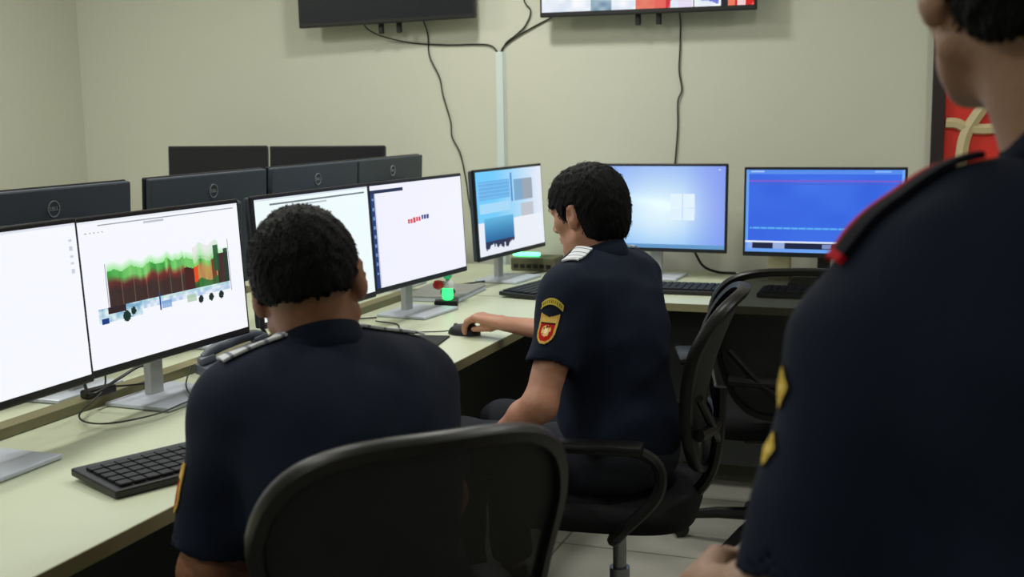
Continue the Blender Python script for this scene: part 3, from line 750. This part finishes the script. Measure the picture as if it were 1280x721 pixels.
        if parent: o.parent = parent; o.matrix_parent_inverse = Matrix.Translation(parent.location).inverted()
        return o

def bvh(o):
    me = o.data; return BVHTree.FromPolygons([v.co.copy() for v in me.vertices], [tuple(p.vertices) for p in me.polygons])
def patch(name, tree, c, normal, up, w, h, paint, parent, off=.0025, nu=30, nv=36, thick=.0018, rough=.6, pfrom=None):
    """small embroidered piece laid on a cloth surface: ray cast grid"""
    N = Vector(normal).normalized(); U = (Vector(up)-N*Vector(up).dot(N)).normalized(); X = U.cross(N).normalized(); c = Vector(c)
    im = Img(nu, nv, (0, 0, 0)); mask = paint(im)
    pts = {}; nn = {}
    for i in range(nu+1):
        for j in range(nv+1):
            q = c + X*((i/nu-.5)*w) + U*((.5-j/nv)*h) + N*.12
            hit = tree.ray_cast(q, -N, .24)
            pts[i, j] = (hit[0]+hit[1]*off if hit[0] else None); nn[i, j] = hit[1]
    bm = bmesh.new(); vm = {}; cols = []
    def gv(i, j):
        if (i, j) not in vm: vm[i, j] = bm.verts.new(pts[i, j])
        return vm[i, j]
    for i in range(nu):
        for j in range(nv):
            if not mask[i, j]: continue
            ks = [(i, j), (i, j+1), (i+1, j+1), (i+1, j)]
            if any(pts[k] is None for k in ks): continue
            P4 = [pts[k] for k in ks]
            if max((P4[a]-P4[b]).length for a in range(4) for b in range(4)) > 4*max(w/nu, h/nv)*1.5: continue
            bm.faces.new([gv(*k) for k in ks]); cols.append(im.c[i, j])
    me = bpy.data.meshes.new(name); bm.to_mesh(me); bm.free()
    ca = me.color_attributes.new('Col', 'FLOAT_COLOR', 'CORNER'); arr = []
    for cc in cols: arr += [*lin(cc), 1.0]*4
    ca.data.foreach_set('color', arr)
    me.materials.append(vcol_mat('embroidery')); o = bpy.data.objects.new(name, me); COL.objects.link(o)
    sm = o.modifiers.new('thickness', 'SOLIDIFY'); sm.thickness = thick; sm.offset = 0
    o.parent = parent
    return o

SKIN = {}
def skin_mat(name, rgb):
    m = mat(name, rgb, .5, bump=(90, .25), var=(14, .10)); b = m.node_tree.nodes['Principled BSDF']
    b.inputs['Subsurface Weight'].default_value = .12; b.inputs['Subsurface Radius'].default_value = (.012, .005, .003); b.inputs['Subsurface Scale'].default_value = 1.0
    return m
M_uni = mat('navy_uniform', (17, 25, 42), .9, bump=(500, .25), var=(5, .12), spec=.2)
M_trou = mat('navy_trousers', (16, 20, 32), .9, bump=(500, .2))
M_hair = mat('black_hair', (6, 6, 9), .65, bump=(260, .5, (1, 1, .2)), spec=.12)
M_shoe = mat('black_shoe', (16, 15, 15), .35)
M_skin2 = skin_mat('skin_warm', (172, 122, 98)); M_skin1 = skin_mat('skin_brown', (136, 92, 68)); M_skin3 = skin_mat('skin_tan', (158, 122, 100))

def V(*a): return Vector(a)
def basis(fwd, upish=(0, 0, 1)):
    f = Vector(fwd).normalized(); u = Vector(upish); u = (u-f*u.dot(f)).normalized(); r = f.cross(u).normalized()
    return r, f, u
def head_field(Fd, c, B, s=1.0):
    r, f, u = B; A = [tuple(r), tuple(f), tuple(u)]
    def W(x, y, z): return Vector(c)+(r*x+f*y+u*z)*s
    e = lambda p, rad, k=.02, op='add', ax=A: Fd.ell(W(*p), [q*s for q in rad], ax, k, op)
    cp = lambda p, q, ra, rb, k=.015, op='add': Fd.cap(W(*p), W(*q), ra*s, rb*s, k, op)
    e((0, -.012, .034), (.077, .095, .088)); e((0, .03, -.008), (.064, .060, .088)); e((0, .034, -.062), (.048, .047, .044), .025)
    e((0, .068, -.092), (.02, .018, .016), .02)
    for sx in (-1, 1):
        cp((sx*.058, -.004, -.05), (sx*.018, .066, -.094), .018, .014, .02); e((sx*.044, .058, -.014), (.022, .02, .02), .02)
        e((sx*.033, .098, .006), (.017, .016, .013), .012, 'cut'); e((sx*.032, .076, .006), (.0125, .0125, .0125), .003)
        e((sx*.032, .083, .017), (.016, .010, .005), .006)
        e((sx*.014, .098, -.032), (.009, .01, .008), .008)
        # ear: plate, rim and lobe, with a hollow
        e((sx*.074, -.004, .0), (.012, .012, .022), .01)
        q = Matrix.Rotation(sx*R_(-26), 3, Vector(u)) ; r2 = q @ r; f2 = q @ f
        A2 = [tuple(r2), tuple(f2), tuple(u)]
        e((sx*.085, -.012, .004), (.008, .020, .031), .010, 'add', A2); e((sx*.081, -.005, -.022), (.008, .011, .014), .008, 'add', A2)
        e((sx*.094, -.006, .006), (.006, .010, .016), .004, 'cut', A2)
    cp((-.034, .084, .026), (.034, .084, .026), .010, .010, .015); cp((0, .092, .016), (0, .112, -.026), .007, .012, .012)
    e((0, .090, -.054), (.024, .009, .006), .006); e((0, .088, -.064), (.021, .010, .007), .006); cp((-.024, .094, -.0590), (.024, .094, -.0590), .0022, .0022, .003, 'cut')
    return W
def hand_field(Fd, wrist, fdir, palm_n, side, L=.18, curls=(25, 35, 25), spread=5, thumb=None, fr=.0085):
    """fdir: towards fingertips; palm_n: out of the palm; side: +1 if the thumb is on palm_n x fdir side"""
    f = Vector(fdir).normalized(); n = Vector(palm_n); n = (n-f*n.dot(f)).normalized(); t = n.cross(f).normalized()*side; w = Vector(wrist)
    pl = L*.52
    Fd.cap(w, w+f*pl*.45, .024, .030, .02, flat=.55, fdir=n)
    for i in range(4):
        x = (.026-.0175*i); Fd.cap(w+f*pl*.2+t*x*.6, w+f*pl*(1.0-.04*abs(i-1))+t*x, .014, .0115, .012)
    tips = []
    for i, ln in enumerate((.074, .082, .075, .058)):
        x = (.027-.018*i); b = w+f*pl*(1.0-.04*abs(i-1))+t*x; ang = 0; d = f.copy(); base = b
        d = (Matrix.Rotation(R_(spread*(1.5-i)), 3, n*side if False else n) @ d) if False else (f+t*math.tan(R_(spread*(1.5-i)))).normalized()
        p = b; a = 0; seg = (.42, .32, .26); rr = [fr*1.06, fr, fr*.92, fr*.8]
        for q in range(3):
            a += R_(curls[q]+(i*2)); dd = d*math.cos(a)+n*math.sin(a); p2 = p+dd*ln*L/.18*seg[q]; Fd.cap(p, p2, rr[q], rr[q+1], .003 if q else .006); p = p2
        tips.append(p)
    th = thumb or (t*.75+f*.75+n*.25)
    a = w+f*pl*.18+t*.018; b = a+Vector(th).normalized()*.042; c = b+(Vector(th).normalized()*.5+f*.75).normalized()*.032; d = c+(f*.9+n*.25-t*.1).normalized()*.026
    Fd.cap(a, b, .016, .0125, .014); Fd.cap(b, c, .0115, .0105, .004); Fd.cap(c, d, .0105, .0085, .003)
    return tips

def hair_obj(c, B, s, parent, name='hair', grow=.010, nape=-.045, front=.072, ear=.004, strands=2600, slen=.022, seed=1, back=-1):
    r, f, u = B; r_, f_, u_ = (np.array(q) for q in B); c_ = np.array(c)
    Fd = Field(c_-.17*s, c_+.19*s, .0035)
    A = [tuple(r), tuple(f), tuple(u)]
    W = lambda x, y, z: Vector(c)+(r*x+f*y+u*z)*s
    Fd.ell(W(0, -.013, .036), [(.077+grow)*s, (.095+grow)*s, (.088+grow)*s], A, .01)
    Fd.ell(W(0, -.045, -.01), [(.066+grow)*s, (.058+grow)*s, (.075+grow)*s], A, .02)
    Fd.ell(W(0, .035, .045), [(.062+grow*.8)*s, (.058+grow*.9)*s, (.064+grow)*s], A, .02)
    def cutf(X, Y, Z):
        x = ((X-c_[0])*r_[0]+(Y-c_[1])*r_[1]+(Z-c_[2])*r_[2])/s; y = ((X-c_[0])*f_[0]+(Y-c_[1])*f_[1]+(Z-c_[2])*f_[2])/s; z = ((X-c_[0])*u_[0]+(Y-c_[1])*u_[1]+(Z-c_[2])*u_[2])/s
        zl = np.interp(y, [-.12, -.055, -.03, -.022, .012, .022, .034, .05, .075, .12], [nape, nape+.006, max(nape+.015, back), ear+.034, ear+.034, ear-.01, ear-.006, ear+.035, front, front])
        zl = zl + .002*np.sin(x*160)+.0015*np.sin(x*310+y*200)
        return -((zl-z)*s*.8)
    Fd.func(c_-.2, c_+.2, cutf, .006, 'cut')
    X, Y, Z = Fd.ax[0][:, None, None], Fd.ax[1][None, :, None], Fd.ax[2][None, None, :]
    Fd.d += (.0016*np.sin(X*210+3*np.sin(Z*60))*np.sin(Y*190+2*np.sin(X*70))).astype(np.float32)
    o = Fd.mesh(name, M_hair, parent)
    rr = random.Random(seed); vs = []; fs = []; me = o.data; crown = W(.01, -.05, .125); cc = W(0, -.01, .03)
    nv = len(me.vertices)
    for _ in range(strands):
        v = me.vertices[rr.randrange(nv)]; n = v.normal
        if (v.co-cc).dot(n) < 0: continue
        away = v.co-crown; t = (away-n*away.dot(n))
        t = t.normalized() if t.length > 1e-4 else Vector((1, 0, 0))
        t = (t + Vector((rr.uniform(-.35, .35), rr.uniform(-.35, .35), rr.uniform(-.5, .1)))).normalized(); t = (t-n*t.dot(n)*.9).normalized()
        L = slen*rr.uniform(.6, 1.2); sd = n.cross(t).normalized()*rr.uniform(.0008, .0016)
        b = len(vs); p0 = v.co-n*.002; p1 = v.co+t*L*.5+n*.0018; p2 = v.co+t*L-n*rr.uniform(.0, .003)+(v.co-cc).normalized()*-L*L*3
        vs += [p0-sd, p0+sd, p1-sd, p1+sd+n*.0008, p2]; fs += [(b, b+1, b+3, b+2), (b+2, b+3, b+4)]
    bm = bmesh.new(); bm.from_mesh(me)
    nv_ = [bm.verts.new(p) for p in vs]
    for q in fs: bm.faces.new([nv_[i] for i in q])
    bm.to_mesh(me); bm.free(); me.polygons.foreach_set('use_smooth', [True]*len(me.polygons))
    return o

def collar(name, N, up, fwd, r, h, m, parent, tilt=.02):
    """folded shirt collar around the neck, open at the front"""
    up = Vector(up).normalized(); f = (Vector(fwd)-up*Vector(fwd).dot(up)).normalized(); s = f.cross(up); vs = []; fs = []; n = 40
    prof = [(.97, -.032, 0), (.985, h, 0), (1.02, h+.004, 0), (1.16, h*.35, 0), (1.20, -.006, 0), (1.10, -.026, 0)]
    for k in range(n+1):
        a = R_(25)+(2*math.pi-R_(50))*k/n; d = f*math.cos(a)+s*math.sin(a)*.92
        for q, (rr, z, _) in enumerate(prof): vs.append(Vector(N)+d*r*rr+up*(z - tilt*math.cos(a)))
    for k in range(n):
        for q in range(len(prof)-1): fs.append((k*6+q, k*6+q+1, (k+1)*6+q+1, (k+1)*6+q))
    o = MB().add(vs, fs).build(name, m, parent, smooth=True)
    sm = o.modifiers.new('thickness', 'SOLIDIFY'); sm.thickness = .003
    o.matrix_parent_inverse = Matrix.Translation(parent.location).inverted()
    return o

def lerp(a, b, t): return Vector(a)*(1-t)+Vector(b)*t
# ---- paints for patches
def paint_all(col, edge=None, ew=.1):
    def f(im):
        im.c[:] = np.array(col)
        if edge is not None:
            m = (im.U < ew) | (im.U > 1-ew); im.c[m] = np.array(edge)
            m = (im.V < ew*.5) | (im.V > 1-ew*.5); im.c[m] = np.array(edge)
        return np.ones((im.nu, im.nv), bool)
    return f
def paint_red_edge(im, flip=False):
    im.c[:] = (16, 17, 28); U = 1-im.U if flip else im.U
    im.c[(U > .66) | (im.V < .05)] = (170, 20, 34); return np.ones((im.nu, im.nv), bool)
def paint_red_edge2(im): return paint_red_edge(im, True)
def paint_shield(im):
    U, V_ = im.U, im.V; x = np.abs(U-.5)*2
    mask = (V_ > .05+.05*np.cos(x*3)) & (x < np.where(V_ < .6, .92, .92*np.sqrt(np.clip(1-((V_-.6)/.4)**2, 0, 1))))
    inner = (V_ > .13) & (x < np.where(V_ < .6, .76, .76*np.sqrt(np.clip(1-((V_-.6)/.33)**2, 0, 1))))
    im.c[:] = (196, 158, 78); im.c[inner] = (170, 30, 26); im.c[inner & (V_ < .30)] = (210, 176, 96); im.c[inner & (V_ < .36) & (V_ > .30)] = (60, 16, 14)
    n = vnoise(U*16, V_*16, 31); em = ((U-.5)**2/.06+(V_-.58)**2/.035 < 1)
    im.c[em & (n > .38)] = (226, 190, 120); im.c[em & (n < .22)] = (110, 24, 20); im.c[((U-.5)**2+(V_-.58)**2) < .008] = (240, 222, 180)
    return mask
def paint_arc(im):
    U, V_ = im.U, im.V; top = .08+.9*(U-.5)**2*2; mask = (V_ > top) & (V_ < top+.5)
    im.c[:] = (186, 168, 66); n = (np.mod(U*11, 1) < .35) & (V_ > top+.13) & (V_ < top+.38); im.c[n] = (50, 52, 36); return mask
def paint_rhomb(im):
    U, V_ = im.U, im.V; d = np.abs(U-.5)*2+np.abs(V_-.5)*2; mask = d < 1
    im.c[:] = (226, 196, 92); im.c[(d < .62) & (d > .42)] = (150, 118, 44); im.c[d < .2] = (244, 226, 150); im.c[(d > .9)] = (60, 50, 26); return mask
def paint_bars(im):
    im.c[:] = (222, 226, 232); m = np.abs(np.mod(im.V*4, 1)-.5) < .06; im.c[m] = (130, 134, 150); return np.ones((im.nu, im.nv), bool)

def officer(label, loc, J, skin, headc, hB, hs, hair_kw, stand=False, sleeve=(.62, .62), hands=True, wr=3, groups=None, hres=.0045, torso_w=1.0, sr=1.0):
    """J: joints; builds body, shirt, trousers, shoes, hair"""
    t = thing('person', label, 'person', loc)
    pts = [Vector(v) for v in J.values()]+[Vector(headc)]
    lo = np.array([min(p[i] for p in pts) for i in range(3)])-.2; hi = np.array([max(p[i] for p in pts) for i in range(3)])+.2
    lo[2] = max(lo[2], 0)
    pel, che, nk = Vector(J['pelvis']), Vector(J['chest']), Vector(J['neck'])
    sL, sR = Vector(J['shL']), Vector(J['shR']); bf = Vector(J['bodyf']).normalized(); bf = Vector((bf.x, bf.y, bf.z))
    # ---- body
    Fd = Field(lo, hi, hres)
    W = head_field(Fd, headc, hB, hs)
    Fd.cap(W(0, -.028, -.035), nk-Vector((0, 0, .02)), .056*hs, .062, .03)
    up = (nk-pel).normalized(); lat = (sL-sR).normalized(); ax = [tuple(lat), tuple(bf), (0, 0, 1)]
    Fd.ell(che, (.125*torso_w, .075, .17), ax, .05); Fd.ell(pel, (.13*torso_w, .09, .10), ax, .06); Fd.cap(pel, che, .09, .09, .05)
    Fd.cap(sL+(sR-sL)*.12, nk-Vector((0, 0, .06)), .045, .055, .05); Fd.cap(sR+(sL-sR)*.12, nk-Vector((0, 0, .06)), .045, .055, .05)
    for S in 'LR':
        sh, el, wrs = Vector(J['sh'+S]), Vector(J['el'+S]), Vector(J['wr'+S])
        Fd.cap(sh, el, .050, .040, .03); Fd.cap(el, lerp(el, wrs, .35), .041, .041, .02); Fd.cap(lerp(el, wrs, .35), wrs, .041, .0265, .02, flat=.86, fdir=(0, 0, 1) if abs((wrs-el).normalized().z) < .6 else tuple(bf))
        h = J.get('hand'+S)
        hand_field(Fd, wrs, **HANDS[label, S])
        hp, kn, an = Vector(J['hip'+S]), Vector(J['kn'+S]), Vector(J['an'+S])
        Fd.cap(hp, kn, .078, .052, .03); Fd.cap(kn, an, .052, .036, .02); toe = Vector(J['toe'+S]); Fd.cap(an-Vector((0, 0, .03)), toe, .034, .024, .02)
    body = Fd.mesh('body', skin, t)
    # ---- shirt
    Fs = Field(lo, hi, .006)
    for q in (-1, 1):
        Fs.cap(che+lat*q*.055*torso_w+up*.065, pel+lat*q*.045, .112, .112, .07)
        Fs.cap(nk-up*.10+lat*q*.085*torso_w, che+lat*q*.06, .088, .11, .08)
        Fs.cap(nk-Vector((0, 0, .055)), nk-up*.09+lat*q*.13*torso_w, .062, .066, .07)
    Fs.cap(pel+up*.02, che, .125, .125, .06)
    Fs.ell(pel+up*.04, (.172*torso_w, .135, .11), ax, .06)
    Fs.cap(sL+(sR-sL)*.05-V(0, 0, .004), nk-Vector((0, 0, .06))+(sL-nk)*.1, .056, .056, .06); Fs.cap(sR+(sL-sR)*.05-V(0, 0, .004), nk-Vector((0, 0, .06))+(sR-nk)*.1, .056, .056, .06)
    Fs.cap(nk-Vector((0, 0, .05)), nk-Vector((0, 0, .015)), .075, .066, .03)
    for S, fr_ in zip('LR', sleeve):
        sh, el = Vector(J['sh'+S]), Vector(J['el'+S]); d_ = (el-sh).normalized(); end = sh+(el-sh)*fr_
        Fs.cap(sh+Vector((0, 0, -.0)), sh+(el-sh)*min(1.15, fr_+.2), .063*sr, .061*sr, .055, planes=[(end, d_)])
    Fs.wrinkle(.0030, wr, .11)
    for S, fr_ in zip('LR', sleeve):
        sh, el = Vector(J['sh'+S]), Vector(J['el'+S]); d_ = (el-sh).normalized(); end = sh+(el-sh)*fr_
        Fs.cap(end-d_*.012, end+d_*.1, .052*sr, .052*sr, 0, 'cut')
    Fs.cap(nk-Vector((0, 0, .02)), nk+Vector((0, 0, .12)), .058, .07, .004, 'cut')
    shirt = Fs.mesh('shirt', M_uni, t, 2)
    # ---- trousers
    Ft = Field(lo, hi, .008)
    Ft.ell(pel-up*.02, (.178*torso_w, .142, .115), ax, .05)
    for S in 'LR':
        hp, kn, an = Vector(J['hip'+S]), Vector(J['kn'+S]), Vector(J['an'+S]); e = an+(kn-an).normalized()*.03
        Ft.cap(hp, kn, .096, .07, .05); Ft.cap(kn, an, .07, .058, .04, planes=[(e, (an-kn).normalized())])
    Ft.wrinkle(.003, wr+9, .12); Ft.mesh('trousers', M_trou, t, 2)
    # belt
    bl = MB(); ring = []
    for k in range(41):
        a = 2*math.pi*k/40; ring.append(pel+up*.075+Vector(lat)*math.cos(a)*.178*torso_w+bf*math.sin(a)*.138)
    # ---- shoes
    for S in 'LR':
        an, toe = Vector(J['an'+S]), Vector(J['toe'+S]); d_ = (toe-an); d_.z = 0; d_.normalize(); b0 = Vector((an.x, an.y, 0))
        Fo = Field(np.array(b0)-.25, np.array(b0)+.33, .007)
        Fo.cap(b0-d_*.03+V(0, 0, .045), b0+d_*.08+V(0, 0, .045), .042, .042, .02); Fo.cap(b0+d_*.08+V(0, 0, .04), b0+d_*.18+V(0, 0, .032), .044, .034, .03); Fo.cap(b0+V(0, 0, .05), b0+V(0, 0, .10), .042, .045, .02)
        Fo.func(np.array(b0)-.3, np.array(b0)+.4, lambda X, Y, Z: Z-.004, 0, 'cut'); Fo.mesh('shoe', M_shoe, t, 1)
    hr = hair_obj(headc, hB, hs, t, **hair_kw)
    return t, body, shirt, W

HANDS = {}
# ---- seated officer at the corner (right hand on the mouse)
L2 = 'seated officer in dark short-sleeved uniform seen in profile, right hand on the mouse'
B2 = basis((-.93, .32, -.16))
J2 = dict(pelvis=(-.79, 2.87, .585), chest=(-.83, 2.89, .87), neck=(-.865, 2.905, 1.062), bodyf=(-.97, .22, 0),
          shL=(-.885, 2.735, .985), elL=(-.922, 2.61, .735), wrL=(-1.055, 2.665, .632),
          shR=(-.815, 3.065, .985), elR=(-.95, 3.17, .795), wrR=(-1.272, 3.285, .800),
          hipL=(-.83, 2.79, .555), knL=(-1.23, 2.84, .545), anL=(-1.24, 2.86, .12), toeL=(-1.36, 2.88, .04),
          hipR=(-.80, 2.96, .555), knR=(-1.19, 3.06, .545), anR=(-1.18, 3.08, .12), toeR=(-1.3, 3.12, .04))
HANDS[L2, 'R'] = dict(fdir=(-.97, .24, .13), palm_n=(0, 0, -1), side=1, L=.20, fr=.0098, curls=(28, 30, 24), spread=6, thumb=(-.75, -.50, -.42))
HANDS[L2, 'L'] = dict(fdir=(-.95, .25, -.12), palm_n=(0, 0, -1), side=-1, curls=(8, 16, 14))
t2, b2, s2_, W2 = officer(L2, (-.79, 2.87, 0), J2, M_skin2, (-.893, 2.925, 1.168), B2, .97,
                   dict(grow=.015, nape=-.075, front=.030, ear=-.004, strands=1200, slen=.018, seed=2), sleeve=(.66, .66), wr=3)
# ---- nearest seated officer
L1 = 'seated officer nearest the camera seen from behind, short black hair, dark uniform'
B1 = basis((-.40, .90, -.13), (-.14, -.08, 1))
J1 = dict(pelvis=(-.855, 1.60, .585), chest=(-.90, 1.635, .87), neck=(-.975, 1.68, 1.052), bodyf=(-.66, .75, 0),
          shL=(-1.075, 1.565, .965), elL=(-1.12, 1.525, .705), wrL=(-1.13, 1.76, .655),
          shR=(-.868, 1.80, .97), elR=(-.86, 1.90, .74), wrR=(-.95, 2.06, .645),
          hipL=(-.93, 1.57, .555), knL=(-1.12, 1.93, .54), anL=(-1.13, 1.98, .12), toeL=(-1.19, 2.09, .04),
          hipR=(-.785, 1.65, .555), knR=(-.96, 2.03, .54), anR=(-.96, 2.08, .12), toeR=(-1.02, 2.19, .04))
HANDS[L1, 'L'] = dict(fdir=(-.3, .95, -.15), palm_n=(0, 0, -1), side=-1, curls=(8, 14, 14))
HANDS[L1, 'R'] = dict(fdir=(-.5, .85, -.1), palm_n=(0, 0, -1), side=1, curls=(8, 14, 14))
t1, b1, s1_, W1 = officer(L1, (-.855, 1.60, 0), J1, M_skin1, (-1.010, 1.705, 1.148), B1, 1.04,
                   dict(grow=.010, nape=-.018, front=.072, ear=.0, strands=2500, slen=.010, seed=5, back=.016), sleeve=(.86, .8), wr=8)
# ---- standing officer
L3 = 'standing officer at the right edge seen from behind, red-edged shoulder board and gold sleeve badges'
B3 = basis((-.38, .92, .04))
J3 = dict(pelvis=(.10, 1.16, .92), chest=(.09, 1.17, 1.19), neck=(.118, 1.215, 1.362), bodyf=(-.15, .99, 0),
          shL=(-.080, 1.14, 1.203), elL=(-.128, 1.05, .975), wrL=(-.235, 1.17, .935),
          shR=(.26, 1.22, 1.245), elR=(.32, 1.13, 1.01), wrR=(.30, 1.35, .93),
          hipL=(.01, 1.15, .88), knL=(0, 1.17, .49), anL=(0, 1.13, .10), toeL=(-.02, 1.26, .04),
          hipR=(.19, 1.18, .88), knR=(.20, 1.20, .49), anR=(.21, 1.16, .10), toeR=(.21, 1.29, .04))
HANDS[L3, 'L'] = dict(fdir=(-.1, .9, -.25), palm_n=(.9, 0, -.2), side=-1, curls=(20, 30, 25))
HANDS[L3, 'R'] = dict(fdir=(0, .95, -.2), palm_n=(-.9, 0, -.2), side=1, curls=(20, 30, 25))
t3, b3, s3_, W3 = officer(L3, (.10, 1.16, 0), J3, M_skin3, (.048, 1.235, 1.540), B3, 1.03,
                   dict(grow=.008, nape=-.050, front=.072, ear=.0, strands=4000, slen=.014, seed=7), sleeve=(.93, .93), wr=12, torso_w=1.08)

# collars, shoulder boards, badges
for tt, J, hb in ((t2, J2, B2), (t1, J1, B1), (t3, J3, B3)):
    collar('collar', Vector(J['neck'])+(V(.0, 0, .016) if J is J3 else V(0, 0, -.008)), (V(*J['neck'])-V(*J['chest'])).lerp(V(0, 0, .2), .6), J['bodyf'], .076 if J is J3 else .071, .036 if J is J3 else .030, M_uni, tt)
def board(tree, J, S, parent, w, L, paint, t0=.30, name='shoulder_board', off=.006, thick=.004, fw=0):
    nk, sh = Vector(J['neck']), Vector(J['sh'+S]); a = sh+V(0, 0, .05); b = nk+(sh-nk)*.3
    dr = (a-b); n = V(0, 0, 1)
    c = b.lerp(a, .58)
    up = dr.normalized(); nn = (n-up*n.dot(up)).normalized()
    c = c+Vector(J['bodyf']).normalized()*fw
    return patch(name, tree, c+nn*.02, nn, up, w, L, paint, parent, off=off, thick=thick, nu=14, nv=40)
T2, T1, T3 = bvh(s2_), bvh(s1_), bvh(s3_)
for S in 'LR':
    board(T2, J2, S, s2_, .042, .09, paint_bars); board(T1, J1, S, s1_, .045, .115, paint_bars)
    board(T3, J3, S, s3_, .040, .155, paint_red_edge if S == 'L' else paint_red_edge2, off=.006, thick=.006, fw=.004)
def sleeve_pt(J, S, f, out): sh, el = Vector(J['sh'+S]), Vector(J['el'+S]); return sh.lerp(el, f)+Vector(out).normalized()*.06
shd = lambda J, S: (Vector(J['sh'+S])-Vector(J['el'+S])).normalized()
o2 = V(-.22, -.975, 0)
patch('sleeve_crest', T2, sleeve_pt(J2, 'L', .27, o2), o2, shd(J2, 'L'), .052, .068, paint_shield, s2_)
patch('sleeve_title', T2, sleeve_pt(J2, 'L', .05, o2), o2+V(0, 0, .2), shd(J2, 'L'), .058, .032, paint_arc, s2_)
o1 = V(-.86, -.5, 0)
patch('sleeve_crest', T1, sleeve_pt(J1, 'L', .45, o1), o1, shd(J1, 'L'), .066, .085, paint_shield, s1_)
o3 = V(-.85, -.53, 0)
patch('sleeve_badge', T3, sleeve_pt(J3, 'L', .13, o3), o3, shd(J3, 'L'), .030, .044, paint_rhomb, s3_)
patch('sleeve_badge', T3, sleeve_pt(J3, 'L', .37, o3), o3, shd(J3, 'L'), .026, .034, paint_rhomb, s3_)
# glasses of the nearest officer
gl = MB()
for sx in (-1, 1):
    gl.tube([W1(sx*.083, -.004, .014), W1(sx*.078, .05, .012), W1(sx*.068, .095, .012)], .0016, 6)
    ring = [W1(sx*.034+.025*math.cos(a)*1.0, .103-.004*abs(math.cos(a)), .006+.018*math.sin(a)) for a in np.linspace(0, 2*math.pi, 25)]; gl.tube(ring, .0014, 6, caps=False)
    gl.tube([W1(sx*.059, .101, .010), W1(sx*.068, .095, .012)], .0016, 6)
gl.tube([W1(-.009, .103, .008), W1(.009, .103, .008)], .0014, 6)
g = tag(gl.build('glasses', M_black, smooth=True), 'thin dark glasses worn by the seated officer nearest the camera', 'glasses')
